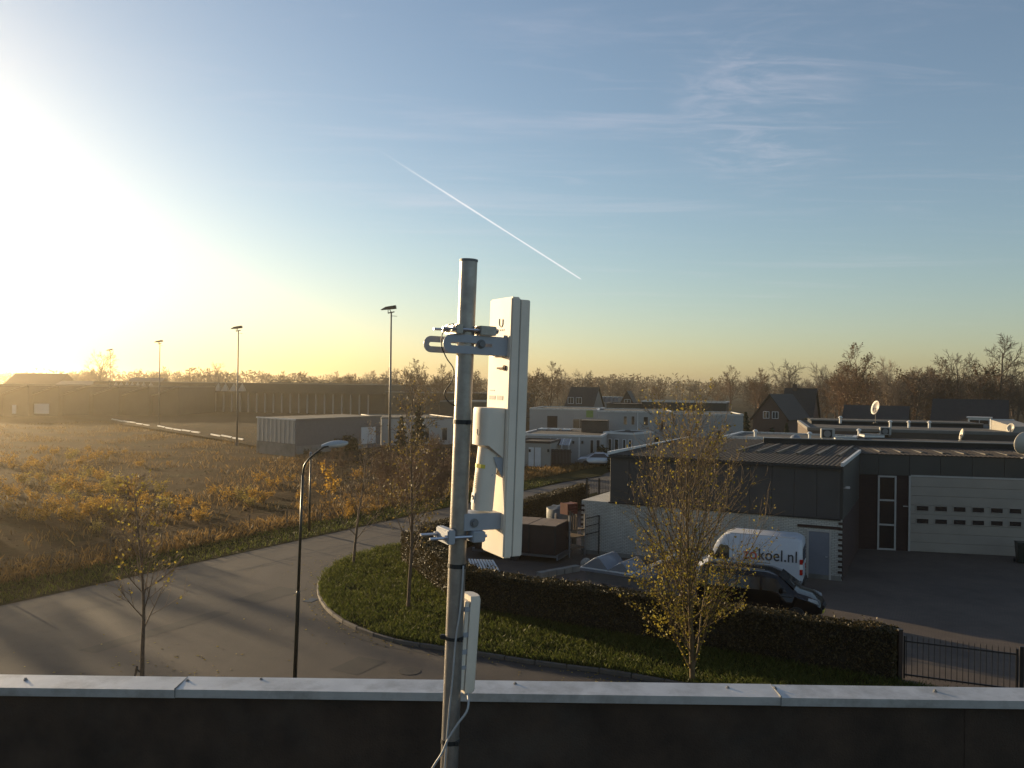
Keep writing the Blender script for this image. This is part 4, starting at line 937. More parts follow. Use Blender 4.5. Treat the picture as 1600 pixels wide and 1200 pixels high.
house('steep_gable_house', 'steep dark gabled house with chimney right of brown brick house', atY(1222, 131), atY(1268, 129), 8, 4.0, 8.5, M['housebrick'], M['tile'], 'x', chim=(1.0, 3.6), wins=((2.6, 3.8, 1.5, 3.0),))
house('dark_roof_house', 'broad dark tiled roof behind the pole mounted dish', atY(1317, 128), atY(1416, 124), 10, 3.2, 6.0, M['housebrick'], M['tile'], 'x')
house('large_barn_house', 'tall dark barn roof with small white dormer at right', atY(1456, 104), atY(1572, 100), 11, 3.4, 7.35, M['housebrick'], M['tile'], 'x', dormer=(3.9, 6.3, 4.0, 5.3))
house('pale_gable_house', 'tiny sunlit cream gabled house far off right of centre', atY(1190, 215), atY(1213, 213), 8, 5.0, 7.0, M['render2'], M['tile'], 'x')
k_ = Bld('white_block', 'small white flat roofed block far behind the bare trees', atY(1266, 240), atY(1283, 239), 'building'); flat_block(k_, 8, 8.2, M['render'], M['darkroof'], M['coping'])
# low dark hall roof behind white houses
q = Bld('dark_shed', 'long low dark shed roof behind the white houses', atY(1003, 140), atY(1135, 136), 'building'); flat_block(q, 10, 6.2, M['slatehall'], M['darkroof'], M['coping'])
q2 = Bld('dark_shed', 'small dark flat roof left of the long low shed', atY(948, 138), atY(1002, 137), 'building'); flat_block(q2, 10, 5.7, M['slatehall'], M['darkroof'], M['darkroof'])
# --- ribbed warehouse left of the pipe mast
C0, L0 = Vector((-24.4, 96.2, 0)), Vector((-30.4, 101.8, 0))
wf = Bld('warehouse', 'grey flat warehouse with pale ribbed end wall beside the field', L0, C0, 'warehouse'); Hh = 4.3
RW = Vector((-16.9, 110.2, 0)); d_r = (MW[wf.root.name].inverted() @ RW); dl = MW[wf.root.name].inverted()
pts4 = [(0, 0), (wf.W, 0), (d_r.x, d_r.y), (d_r.x - wf.W, d_r.y)]
MB().prism(pts4, 0, Hh - 0.05).build('wall', mk('grey_warehouse_wall', (0.13, 0.12, 0.12), 0.7, 0.08), wf.root)
MB().prism([(p[0] * 0.995 + .02, p[1] * .99 + .05) for p in pts4], Hh - 0.05, Hh + 0.02).build('roof', M['gravelroof'], wf.root)
nr = 9; rw = wf.W / nr; rm = MB(); rm.box(0.02, rw - 0.02, -0.03, -0.001, 1.55, Hh - .08); rm.box(rw * .3, rw * .7, -0.1, -0.03, 1.55, Hh - .08); rm = rm.mesh('rib_panel'); rm.materials.append(M['ribpanel'])
for k in range(nr): obj('rib_panel', rm, None, wf.root, (rw * k, 0, 0))
wf.box('plinth', M['concrete'], 0, wf.W, -0.06, -0.001, 0, 1.5); wf.box('roof_edge', M['whitetrim'], -0.05, wf.W + .05, -0.14, 0.02, Hh - .07, Hh + .08)
ws = Bld('warehouse_side', 'grey side', C0, RW)
x0, z1_ = ws.at(564, 669.5); x1, z0_ = ws.at(586, 687); 
for o_, nm, m_, bx_ in ((wf, 'loading_door', M['doorwhite'], (x0, x1, -0.08, 0.0, 0.9, 3.0)), (wf, 'side_plinth', M['concrete'], (0.1, 13, -0.06, 0.0, 0, 1.3)), (wf, 'side_edge', M['mastgrey'], (0.0, ws.W, -0.1, 0.1, Hh - .06, Hh + .09))):
    mb = MB().box(*bx_); mb.v = [tuple(MW[ws.root.name] @ Vector(v)) for v in mb.v]; mb.build(nm, m_, wf.root, world=True)
bpy.data.objects.remove(ws.root)
w2 = Bld('white_office', 'low white office with two windows just left of the mast', (-17.2, 112.5), (-7.6, 116.5), 'building'); flat_block(w2, 12, 3.95, M['render'], M['darkroof'], M['mastgrey'])
for (x0, x1) in ((663, 671), (690, 699)): xa, _ = w2.at(x0, 680); xb, _ = w2.at(x1, 680); w2.win(xa, xb, 0.9, 2.7, fm='frame')
# long hall with a row of pale columns
ha, hbp = Vector((-118, 240, 0)), Vector((-33, 222, 0))
hl = Bld('long_hall', 'long dark hall with row of pale columns behind the parking ground', ha, hbp, 'hall')
hl.box('wall', M['slatehall'], 0, hl.W, 0, 40, 0, 8.1); hl.box('roof', M['hallroof'], 0.2, hl.W - 0.2, 0.2, 39.8, 8.1, 8.3); hl.box('lower_band', M['darkroof'], 0, hl.W, -0.2, -0.001, 0, 1.6)
cm = MB().box(-0.14, 0.14, -0.5, -0.22, 0, 5.6).mesh('column'); cm.materials.append(M['frame'])
for k in range(34): obj('column', cm, None, hl.root, (1.5 + 2.45 * k, 0, 0))
hl.box('canopy_edge', M['slatehall'], 0, hl.W, -1.4, -0.02, 5.6, 6.0)
x0, _ = hl.at(265, 640); hl.box('loading_door', M['doorwhite'], x0, x0 + 2.6, -0.6, -0.51, 1.8, 4.0)
hl2 = Bld('flat_hall', 'dark flat hall with one white loading door left of the mast', (-33, 222), (-14, 205), 'hall'); flat_block(hl2, 30, 6.4, M['slatehall'], M['hallroof'], M['mastgrey'])
x0, _ = hl2.at(570, 635); x1, _ = hl2.at(584, 635); hl2.box('loading_door', M['doorwhite'], x0, x1, -0.15, 0, 1.5, 3.9)
hl3 = Bld('grey_hall', 'plain grey hall roof behind white office left of mast', (-15, 178), (-4, 176), 'hall'); flat_block(hl3, 18, 5.0, M['slatehall'], M['hallroof'], M['mastgrey'])
hl4 = Bld('truss_hall', 'far dark hall with low arched trusses along its roofline', atY(420, 300), atY(565, 296), 'hall'); hl4.box('wall', M['slatehall'], 0, hl4.W, 0, 20, 0, 8.6)
for k in range(9):
    w_ = hl4.W / 9; mb = MB(); mb.tube([(w_ * k + w_ * t_ / 6, 0.5, 8.65 + 0.75 * math.sin(math.pi * t_ / 6)) for t_ in range(7)], 0.16, 5); mb.build('roof_truss', M['slatehall'], hl4.root)
# roof cones on the long hall
pyr = MB().add([(-.9, -.9, 0), (.9, -.9, 0), (.9, .9, 0), (-.9, .9, 0), (0, 0, 2.2)], [(0, 3, 2, 1), (0, 1, 4), (1, 2, 4), (2, 3, 4), (3, 0, 4)]).mesh('roof_cone'); pyr.materials.append(M['render2'])
for i, px in enumerate((188, 196, 205, 213, 222, 231, 242, 347, 358, 371, 384)):
    hx, _ = hl.at(px, 605, 1.2); o = obj('roof_cone', pyr, None, hl.root, (hx, -0.6, 6.0))
# shed-roofed halls at far left
for i in range(8):
    px0, px1 = -95 + 47 * i, -95 + 47 * (i + 1) - 1
    s = Bld('saw_tooth_shed', ('saw tooth roofed shed cut off by left picture edge', 'saw tooth shed out past the left edge', 'saw tooth shed at left picture edge with pale slope', 'second saw tooth shed from the left edge', 'third saw tooth shed with pale gateway below', 'fourth saw tooth shed in the glare', 'fifth saw tooth shed before long hall', 'last saw tooth shed nearest the long hall')[i], atY(px0, 190 + 2 * i), atY(px1, 190 + 2 * i), 'shed', 'saw tooth sheds along far field edge')
    mb = MB(); W_ = s.W
    mb.add([(0,0,0),(W_,0,0),(W_,0,7.0),(0,0,4.6),(0,25,0),(W_,25,0),(W_,25,7.0),(0,25,4.6)], [(0,1,2,3),(7,6,5,4),(0,3,7,4),(1,5,6,2),(0,4,5,1)]); mb.build('wall', M['slatehall'], s.root)
    mb = MB(); mb.add([(-.1,-.6,4.6),(W_-.1,-.6,7.05),(W_-.1,25,7.05),(-.1,25,4.6),(-.1,-.6,4.85),(W_-.1,-.6,7.3),(W_-.1,25,7.3),(-.1,25,4.85)], [(0,3,2,1),(4,5,6,7),(0,1,5,4),(1,2,6,5),(2,3,7,6),(3,0,4,7)]); mb.build('roof', M['hallroof'], s.root)
    if i == 3: s.box('gateway', M['doorwhite'], 1.2, 4.6, -0.1, 0, 0.6, 2.9)
    if i == 2: s.box('door', M['doorwhite'], 3.0, 3.9, -0.1, 0, 0.6, 2.6)
house('big_roof_house', 'large house with stepped dark roof against the bright sky', atY(2, 262), atY(80, 260), 14, 5.5, 10.2, M['housebrick'], M['tile'], 'x', over=0.6)
house('low_roof_house', 'low pale roofed house with row of vents above the sheds', atY(78, 255), atY(132, 254), 12, 5.8, 8.0, M['housebrick'], M['hallroof'], 'x')
house('bright_roof_house', 'house with bright sloping metal roof beside the big bare tree', atY(188, 250), atY(238, 249), 14, 6.0, 9.2, M['housebrick'], M['hallroof'], 'x')
# low white edging along the parking ground
t0, t1 = Vector((-82, 174.5, 0)), Vector((-37.2, 118.5, 0))
we = thing('edging_boards', 'broken line of low white boards edging the parking ground', 'edging', t1); dl_ = t0 - t1
for k in range(16):
    if k in (3, 9): continue
    a_, b_ = t1 + dl_ * (k / 16 + 0.003), t1 + dl_ * ((k + 1) / 16 - 0.003); zz_ = 0.5 + 0.06 * math.sin(k * 1.7)
    MB().bar((a_.x, a_.y, zz_), (b_.x, b_.y, zz_ + 0.05 * math.sin(k)), 0.1, 0.2).build('board', M['whitetrim'], we, world=True)
    MB().box(a_.x - .06, a_.x + .06, a_.y - .06, a_.y + .06, 0, zz_).build('stake', M['wood'], we, world=True)
# --- light masts of the parking ground
def light_mast(base, label, H=15.7):
    t = thing('light_mast', label, 'light mast', base, 0, 'floodlight masts in a row across the parking ground')
    MB().tube([(0, 0, 0), (0, 0, H * .5), (0, 0, H - 0.35)], [0.14, 0.11, 0.07], 10).build('pole', M['mastgrey'], t, smooth=True)
    m = Matrix.Translation((-0.15, 0, H)) @ Matrix.Rotation(R(-6), 4, 'Y')
    mb = MB(); mb.add([m @ Vector(v) for v in ((-0.85, -.3, -.12), (0.6, -.35, -.12), (0.6, .35, -.12), (-0.85, .3, -.12), (-0.35, -.28, .12), (0.6, -.33, .18), (0.6, .33, .18), (-0.35, .28, .12))], [(0,3,2,1),(4,5,6,7),(0,1,5,4),(1,2,6,5),(2,3,7,6),(3,0,4,7)]); mb.build('floodlight', M['iron'], t)
    mb = MB(); mb.bar((-.3, 0, H - .12), (-.3, 0, H - .45), .06, .06); mb.bar((-.15, 0, H - .12), (0, 0, H - .5), .07, .07); mb.bar((-.32, 0, H - .5), (.3, 0, H - .36), .1, .1); mb.build('bracket', M['iron'], t)
    MB().bar((0, 0, H - .75), (.55, 0, H - .78), .04, .04).build('crossarm', M['iron'], t)
    MB().box(-.16, .16, -.16, .16, 0, .5).build('base_box', M['mastgrey'], t)
    return t
for (px, py), lab in (((608, 740), 'nearest tall floodlight mast just left of the steel pipe'), ((370, 697), 'floodlight mast standing left of the ribbed warehouse'), ((248, 668), 'third floodlight mast from right, beyond the white edging'), ((171, 650), 'farthest floodlight mast in front of the big bare tree')):
    light_mast(G(px, py), lab)
# --- street lamp in front and a plain post behind it
lb_ = G(460, 1076); lt = P(473, 742, lb_.y); ax = (lt - lb_).normalized()
sl = thing('street_lamp', 'dark green street lamp with curved arm and oval head over the road', 'street lamp', lb_)
Lp = (lt - lb_).length
MB().tube([lb_, lb_ + ax * 2.6, lb_ + ax * 2.66, lb_ + ax * 2.72], [0.058, 0.056, 0.05, 0.042], 12).build('lower_pole', M['post'], sl, smooth=True, world=True)
MB().tube([lb_ + ax * 2.7, lt], [0.042, 0.035], 12).build('upper_pole', M['post'], sl, smooth=True, world=True)
Yl = lb_.y
arm = catmull([lt - ax * 0.02, P(475.5, 728, Yl), P(483, 717, Yl), P(495, 707, Yl), P(506, 699, Yl), P(520, 695.5, Yl)], 0.06)
MB().tube(arm, 0.028, 10).build('arm', M['post'], sl, smooth=True, world=True)
hd = thing_m = None
c0, c1 = P(503, 697.5, Yl), P(544, 691.5, Yl)
hx = (c1 - c0); HL = hx.length; hx.normalize(); hz = Vector((0, 0, 1)); hy = hz.cross(hx).normalized(); hz = hx.cross(hy)
HM = Matrix((hx, hy, hz)).transposed().to_4x4(); HM.translation = c0
def head_ring(t, up): 
    w = 0.16 * math.sin(math.pi * min(1, 0.12 + 0.86 * t)) ** 0.6; h_ = 0.11 * math.sin(math.pi * min(1, .1 + .86 * t)) ** 0.7; n = 14
    return [HM @ Vector((HL * t, w * math.cos(math.pi * j / n), (h_ if up else -h_ * 1.05 * (0.3 + t)) * math.sin(math.pi * j / n))) for j in range(n + 1)]
MB().loft([head_ring(k / 12, True) for k in range(13)]).build('lamp_head', mk('grey_lamp_head', (0.35, 0.37, 0.38), 0.35, 0.06, 6), sl, smooth=R(60), world=True)
MB().loft([head_ring(0.3 + 0.7 * k / 10, False) for k in range(11)]).build('lamp_bowl', mk('lamp_bowl_plastic', (0.6, 0.62, 0.6), 0.15, 0.04, 6), sl, smooth=R(60), world=True)
b2 = G(483, 831); tp2 = P(485.5, 716, b2.y)
t = thing('lamp_post', 'thin dark lamp post on far verge behind the street lamp', 'street lamp', b2); MB().tube([b2, b2.lerp(tp2, .4), tp2], [0.075, 0.06, 0.05], 10).build('pole', M['post'], t, world=True, smooth=True)
MB().tube([tp2, tp2 + Vector((0, 0, .08)), tp2 + Vector((0, 0, .3)), tp2 + Vector((0, 0, .36))], [0.06, 0.08, 0.09, 0.04], 12).build('lamp_head', M['dome'], t, world=True, smooth=R(40))
# --- wire fence along the field
wfn = thing('wire_fence', 'low wire fence on thin posts along the field edge', 'fence', E0 - U * 3.4)
fp_ = []
for k in range(-9, 17):
    p = E0 - U * 3.45 + V * (2.9 * k + 1.2); r_ = random.Random(k); h_ = 1.12 + r_.uniform(-.08, .08); q_ = p + Vector((r_.gauss(0, .05), r_.gauss(0, .05), h_)); fp_.append((p, q_))
    MB().tube([p - Vector((0, 0, .1)), q_], 0.032, 6).build('post', M['wood'], wfn, world=True)
for hgt in (0.35, 0.7, 1.02):
    mb = MB()
    for k in range(len(fp_) - 1):
        a_, b_ = fp_[k][0].lerp(fp_[k][1], hgt / 1.12), fp_[k+1][0].lerp(fp_[k+1][1], hgt / 1.12); mb.tube([a_, a_.lerp(b_, .5) - Vector((0, 0, .05)), b_], 0.006, 4)
    mb.build('wire', M['iron'], wfn, world=True)
# --- yard gate
ga, gb = G(1411, 1062), G(1411, 1062) + Vector((0.918, -0.396, 0)) * 8.0
gt = Bld('yard_gate', 'black iron bar gate closing the courtyard at lower right', ga, gb, 'gate')
bar = MB(); bar.box(-0.009, 0.009, -0.009, 0.009, 0.10, 1.28); bar.add([(-0.009,-0.009,1.28),(0.009,-0.009,1.28),(0.009,0.009,1.28),(-0.009,0.009,1.28),(0,0,1.35)], [(0,1,4),(1,2,4),(2,3,4),(3,0,4)]); bar = bar.mesh('bar'); bar.materials.append(M['iron'])
for k in range(54): 
    x = 0.08 + 0.147 * k
    if abs(x - 3.02) > 0.07: obj('bar', bar, None, gt.root, (x, 0, 0))
for (xa, xb) in ((0.0, 2.93), (3.09, 8.0)):
    for z in (0.14, 1.12): gt.box('rail', M['iron'], xa, xb, -0.02, 0.02, z, z + 0.045)
    gt.box('stile', M['iron'], xa, xa + .05, -0.026, 0.026, 0.05, 1.3); gt.box('stile', M['iron'], xb - .05, xb, -0.026, 0.026, 0.05, 1.3)
gt.box('post', M['iron'], 2.96, 3.06, -0.05, 0.05, 0, 1.38); gt.box('lock', M['iron'], 3.14, 3.24, -0.04, 0.04, 0.95, 1.12)
po = Bld('gate_post', 'brown square post where the hedge meets iron gate', G(1402, 1068), G(1408, 1068), 'post'); po.box('shaft', M['brownbox'], 0, 0.12, -0.06, 0.06, 0, 1.55); po.box('cap', M['iron'], -0.01, 0.13, -0.07, 0.07, 1.55, 1.58)
# mesh fence by the far hedge
mf = Bld('mesh_fence', 'dark mesh fence with tall posts left of the workshop corner', (5.2, 58.0), (7.6, 57.0), 'fence')
for k in range(4): mf.box('post', M['iron'], mf.W * k / 3 - .05, mf.W * k / 3 + .05, -0.05, 0.05, 0, 2.3)
mb = MB()
for k in range(24): mb.box(mf.W * k / 24, mf.W * k / 24 + .015, -0.01, 0.01, 0.05, 2.2)
for z in (0.4, 1.0, 1.6, 2.15): mb.box(0, mf.W, -0.012, 0.012, z, z + .02)
o = mb.build('mesh', M['iron'], mf.root)
# ------------------------------------------------------------------ vehicles (local x forward, y left, z up)
def ring_body(x, zb, zt, w, wu, belt):
    zm = min(belt, zt - 0.12); zs = max(zm + 0.02, zt - 0.13)
    h = [(0.86 * w, zb), (w, zb + 0.12), (w * 1.0, zm), (wu, zs), (wu * 0.9, zt - 0.02), (wu * 0.45, zt + 0.015)]
    return [(x, -y, z) for y, z in h] + [(x, 0, h[-1][1] + 0.004)] + [(x, y, z) for y, z in reversed(h)]
def wheel(parent, x, y, r, side):
    o = MB(); pr = [(r * .62, .0), (r * .93, .0), (r, .03), (r, .17), (r * .93, .2), (r * .62, .2)]; n = 20
    rings = [[(x + q * math.cos(a), y + side * (d - .1), r + q * math.sin(a)) for a in [2 * math.pi * j / n for j in range(n)]] for q, d in pr]
    t = MB().loft(rings).build('wheel', M['black'], parent, smooth=R(40))
    mb = MB(); mb.tube([(x, y - 0.02 * side, r), (x, y + side * .075, r)], r * .6, 16)
    for k in range(6):
        a = math.pi * k / 3; mb.box(-.02, r * .55, -.02, .02, 0, .02, Matrix.Translation((x, y + side * .075, r)) @ Matrix.Rotation(-side * math.pi / 2, 4, 'X') @ Matrix.Rotation(a, 4, 'Z'))
    mb.build('rim', M['rim'], t)
def side_quad(mb, xs, zs, sec, side, off=0.012):
    """patch on the body side between corner points, following the tumblehome; sec = (w, wu, belt, zs)"""
    w, wu, zm, z1 = sec
    def yy(z): return w if z <= zm else w + (wu - w) * (z - zm) / (z1 - zm)
    vs = [(x, side * (yy(z) + off), z) for x, z in zip(xs, zs)]; n = len(vs)
    vs2 = [(x, y - side * (off + 0.006), z) for x, y, z in vs]
    mb.add(vs + vs2, [tuple(range(n)), tuple(reversed(range(n, 2 * n)))] + [(i, (i + 1) % n, n + (i + 1) % n, n + i) for i in range(n)])
# white high-roof van: we see its right... the side towards the street
vn_dir = Vector((-0.92, 0.392, 0)); rear = Vector((12.4, 35.9, 0.02)); VL = 5.9
van = thing('white_van', 'white high roof delivery van parked along the brick wall with web address', 'van', rear, math.atan2(vn_dir.y, vn_dir.x)); van.scale = (.74, .87, .87)
st = [(0.0, .45, 2.42, .90, .82, 1.2), (0.06, .38, 2.54, .95, .86, 1.2), (0.3, .36, 2.64, .98, .88, 1.25), (2.0, .36, 2.68, .99, .88, 1.25), (3.9, .36, 2.66, .99, .88, 1.25), (4.35, .36, 2.56, .98, .84, 1.25), (4.75, .36, 2.2, .97, .80, 1.25), (5.15, .36, 1.55, .96, .78, 1.2), (5.35, .36, 1.28, .95, .80, 1.0), (5.75, .38, 1.1, .9, .78, .9), (5.9, .45, .9, .82, .74, .75)]
MB().loft([ring_body(*s) for s in st]).build('body', M['vanwhite'], van, smooth=R(38))
VS = 1                                    # local +y is the side nearest the camera
for s in (1, -1):
    for x in (1.15, 4.85): wheel(van, x, s * .88, .35, s)
    mb = MB(); side_quad(mb, (4.0, 4.95, 4.55, 4.0), (1.35, 1.35, 2.05, 2.05), (.985, .86, 1.25, 2.5), s); mb.build('door_window', M['glass'], van)
    mb = MB(); mb.box(0.02, 5.3, s * .985 - .012, s * .985 + .022, .52, .66); mb.build('rub_strip', M['greymark'], van)
    MB().box(-0.02, 0.14, s * .9 - .07, s * .9 + .07, 1.42, 1.65).build('tail_light', M['red'], van, bevel=.01)
    MB().box(-0.022, 0.142, s * .9 - .071, s * .9 + .071, 1.18, 1.415).build('reversing_light', M['whitelab'], van, bevel=.01)
    MB().box(-0.02, 0.14, s * .9 - .07, s * .9 + .07, 0.92, 1.175).build('lower_tail_light', M['red'], van, bevel=.01)
    MB().box(4.85, 5.05, s * 1.02 - .08, s * 1.02 + .08, 1.45, 1.75).build('mirror', M['black'], van, bevel=.03)
    for x in (2.15, 3.45, 3.9): mb = MB(); side_quad(mb, (x - .007, x + .007, x + .007, x - .007), (.7, .7, 2.35, 2.35), (.988, .872, 1.25, 2.52), s, .004); mb.build('door_seam', M['greymark'], van)
    for x in (2.28, 4.02): MB().box(x, x + .22, s * .992 - .01, s * .992 + .03, 1.16, 1.2).build('door_handle', M['black'], van)
    mb = MB(); mb.bar((0.4, s * .80, 2.635), (4.0, s * .80, 2.655), .03, .03); mb.build('roof_gutter', M['vanwhite'], van)
MB().add([(4.62, -.72, 2.33), (4.62, .72, 2.33), (5.2, .8, 1.46), (5.2, -.8, 1.46)], [(0, 1, 2, 3)]).build('windscreen', M['glass'], van)
mb = MB()
for s in (-1, 1): mb.box(-0.03, -0.005, s * .42 - .33, s * .42 + .33, 1.45, 2.15)
mb.build('rear_window', M['glass'], van); MB().box(-0.12, 0.1, -.9, .9, .42, .6).build('rear_bumper', M['black'], van, bevel=.03)
def lettering(txt, x, z, size, mat, parent, y, ang):
    cu = bpy.data.curves.new('lettering', 'FONT'); cu.body = txt; cu.size = size; cu.extrude = 0.002; cu.offset = 0.006; cu.space_character = 1.06
    tmp = bpy.data.objects.new('tmp', cu); COL.objects.link(tmp); bpy.context.view_layer.update()
    me = bpy.data.meshes.new_from_object(tmp.evaluated_get(bpy.context.evaluated_depsgraph_get())); wd = max(v.co.x for v in me.vertices); bpy.data.objects.remove(tmp)
    # reads left to right seen from +y, so the text runs towards -x
    m = Matrix.Translation((x, y, z)) @ Matrix.Rotation(math.pi, 4, 'Z') @ Matrix.Rotation(math.pi / 2 + ang, 4, 'X')
    me.transform(m); me.materials.clear(); me.materials.append(mat); o = obj('lettering', me, None, parent); return wd
tilt = -math.atan2(.985 - .86, 2.5 - 1.25)
x0 = 3.2
w_ = lettering('zo', x0, 1.5, .76, M['letterred'], van, 1.0, tilt)
lettering('koel.nl', x0 - w_ - .06, 1.5, .76, M['letterdark'], van, 1.0, tilt)
# black small van, nose to the right
nose = Vector((11.5, 31.15, 0.02)); bd = Vector((0.905, -0.425, 0)).normalized(); CL = 4.5
bv = thing('black_van', 'glossy black compact van parked behind the hedge, nose to gate', 'van', nose - bd * CL, math.atan2(bd.y, bd.x))
st = [(0.0, .5, 1.45, .78, .68, .95), (0.1, .35, 1.64, .83, .70, .95), (0.4, .3, 1.74, .87, .72, .98), (1.6, .3, 1.77, .89, .74, 1.0), (2.6, .3, 1.75, .89, .74, 1.0), (3.0, .3, 1.63, .88, .71, 1.0), (3.5, .3, 1.26, .87, .72, 1.0), (3.68, .3, 1.1, .86, .74, .95), (4.1, .3, 1.0, .83, .70, .85), (4.38, .34, .82, .76, .66, .7), (4.5, .42, .66, .62, .55, .58)]
MB().loft([ring_body(*s) for s in st]).build('body', M['vanblack'], bv, smooth=R(38))
for s in (1, -1):
    for x in (0.8, 3.65): wheel(bv, x, s * .80, .31, s)
    for (xa, xb, xc, xd) in ((0.35, 1.45, 1.45, 0.4), (1.55, 2.35, 2.35, 1.55), (2.45, 3.32, 2.92, 2.45)):
        mb = MB(); side_quad(mb, (xa, xb, xc, xd), (1.1, 1.1, 1.54, 1.54), (.885, .735, 1.0, 1.63), s); mb.build('side_window', M['glass'], bv)
    MB().box(3.05, 3.2, s * .98 - .09, s * .98 + .09, 1.08, 1.26).build('mirror', M['vanblack'], bv, bevel=.03)
    mb = MB(); mb.add([(4.02, s * .80, .80), (4.40, s * .64, .74), (4.36, s * .70, .88), (4.06, s * .78, .97)], [(0, 1, 2, 3)]); mb.build('headlight', M['headlamp'], bv)
    MB().bar((0.5, s * .66, 1.8), (2.5, s * .66, 1.8), .04, .04).build('roof_rail', M['rim'], bv)
    MB().box(3.05, 3.5, s * .88 - 0.0, s * .88 + .012, .93, .96).build('door_handle', M['black'], bv)
MB().add([(2.99, -.62, 1.66), (2.99, .62, 1.66), (3.56, .74, 1.23), (3.56, -.74, 1.23)], [(0, 1, 2, 3)]).build('windscreen', M['glass'], bv)
MB().box(4.44, 4.56, -.34, .34, .5, .66).build('grille', M['black'], bv, bevel=.02); MB().box(4.48, 4.53, -.26, .26, .36, .47).build('number_plate', M['yellowlab'], bv)
# silver car by the bungalow and one dark car beyond
def car(base, rz, paint, label, name='parked_car'):
    t = thing(name, label, 'car', base, rz)
    st = [(0.0, .45, .86, .7, .62, .7), (.12, .3, .95, .82, .7, .75), (.6, .26, 1.02, .86, .72, .85), (.95, .26, 1.28, .86, .66, .88), (1.5, .26, 1.45, .86, .62, .9), (2.3, .26, 1.46, .86, .62, .9), (2.9, .26, 1.2, .86, .66, .88), (3.25, .26, .98, .86, .72, .85), (3.9, .28, .88, .82, .7, .75), (4.2, .42, .68, .66, .6, .58)]
    MB().loft([ring_body(*s) for s in st]).build('body', paint, t, smooth=R(38))
    for s in (1, -1):
        for x in (.8, 3.35): wheel(t, x, s * .78, .31, s)
        mb = MB(); side_quad(mb, (.95, 2.95, 2.4, 1.35), (.95, .95, 1.33, 1.33), (.86, .64, .9, 1.33), s, .02); mb.build('side_window', M['glass'], t)
        MB().box(4.02, 4.12, s * .6 - .14, s * .6 + .14, .62, .76).build('headlight', M['headlamp'], t); MB().box(0, .08, s * .62 - .12, s * .62 + .12, .68, .82).build('tail_light', M['red'], t)
    MB().add([(2.42, -.58, 1.44), (2.42, .58, 1.44), (3.18, .7, 1.02), (3.18, -.7, 1.02)], [(0, 1, 2, 3)]).build('windscreen', M['glass'], t)
    MB().add([(1.4, -.58, 1.43), (.72, -.68, 1.06), (.72, .68, 1.06), (1.4, .58, 1.43)], [(0, 1, 2, 3)]).build('rear_window', M['glass'], t)
    return t
g_ = G(955, 729); car((g_.x + 0.6, g_.y, 0.06), R(176), M['carsilver'], 'silver hatchback parked before the white bungalow, partly behind workshop corner')
# ------------------------------------------------------------------ yard clutter
tb_ = G(868, 882); bxd = Vector((0.93, -0.36, 0)).normalized()
tr = Bld('box_trailer', 'dark brown box trailer with pale boarded top behind the antenna', tb_ - bxd * 4.2, tb_, 'trailer')
tr.box('box', M['brownbox'], 0, tr.W, 0, 2.1, 0.42, 1.78)
pb_ = MB().box(0.01, 0.68, -0.05, 2.15, 1.785, 1.82).mesh('roof_board'); pb_.materials.append(M['palewood'])
for k in range(6): obj('roof_board', pb_, None, tr.root, (0.7 * k, 0, 0.008 * (k % 2)))
for x in (0.0, 1.4, 2.8, 4.12): tr.box('corner_post', M['iron'], x, x + .08, -0.03, -0.001, 0.42, 1.78)
tr.box('chassis', M['rim'], -0.2, tr.W + .1, 0.1, 2.0, 0.28, 0.415)
for x in (1.3, 2.1): wheel(tr.root, x, 0.02, .27, -1)
tr.box('bumper_rail', M['rim'], tr.W + .02, tr.W + .1, 0.05, 2.05, 0.18, 0.4)
# slatted white rack left of it
ra = G(738, 897); sr = thing('slat_rack', 'leaning white slatted rack peeping over the hedge corner', 'rack', G(758, 905), -0.35)
o0 = sr.location
for k in range(9):
    a_ = P(733 + 4.5 * k * 1.0, 873.5 + 0.2 * k, 35.5 - 0.05 * k); b_ = P(741 + 5.6 * k, 898 + 0.6 * k, 34.2)
    MB().bar(a_, b_, 0.075, 0.03).build('slat', M['whitetrim'], sr, world=True)
q0, q1 = P(734, 876, 35.55), P(772, 878, 35.1)
for dz in (0, -0.45): MB().bar(q0 + Vector((0.25 if dz else 0, -.6 if dz else 0, dz - .05)), q1 + Vector((0.25 if dz else 0, -.6 if dz else 0, dz - .05)), .06, .06).build('cross_bar', M['rim'], sr, world=True)
for q in (q0, q1): MB().bar(q, Vector((q.x, q.y + .2, 0.02)), .06, .06).build('leg', M['rim'], sr, world=True)
# flat trailer with milky domes on it
tb2 = Bld('flat_trailer', 'pale flat trailer bed just behind the hedge top', G(905, 930), G(1012, 948), 'trailer')
tb2.box('bed', M['dome'], 0, tb2.W, 0, 1.8, 1.02, 1.12); tb2.box('frame', M['rim'], 0.2, tb2.W - .2, .2, 1.6, .6, 1.0)
for x in (1.0, 1.9): wheel(tb2.root, x, .1, .3, -1)
def dome_obj(x0, x1, hgt, label):
    t = thing('roof_light', label, 'roof light', tb2.m @ Vector(((x0 + x1) / 2, .85, 1.125)), tb2.rz); w = (x1 - x0) / 2; rings = []
    prof = [(-1, .04), (-.96, .12), (-.1, .9), (.06, 1), (.24, 1), (.38, .92), (.96, .1), (1, .04)]
    rings = [[(w * a_, y_, hgt * b_ * k_) for a_, b_ in prof] for y_, k_ in ((-.78, .9), (-.74, 1), (.74, 1), (.78, .9))]
    MB().loft(rings).build('shell', M['dome'], t, smooth=R(35)); MB().box(-w - .04, w + .04, -.8, .8, -0.004, .04).build('rim_flange', M['whitetrim'], t)
W2 = tb2.W
dome_obj(0.05, W2 * .42, .5, 'larger pale ridge shaped roof light on the flat trailer, nearest box trailer'); dome_obj(W2 * .40 + .05, W2 * .74, .42, 'smaller pale ridge shaped roof light in the middle of the flat trailer')
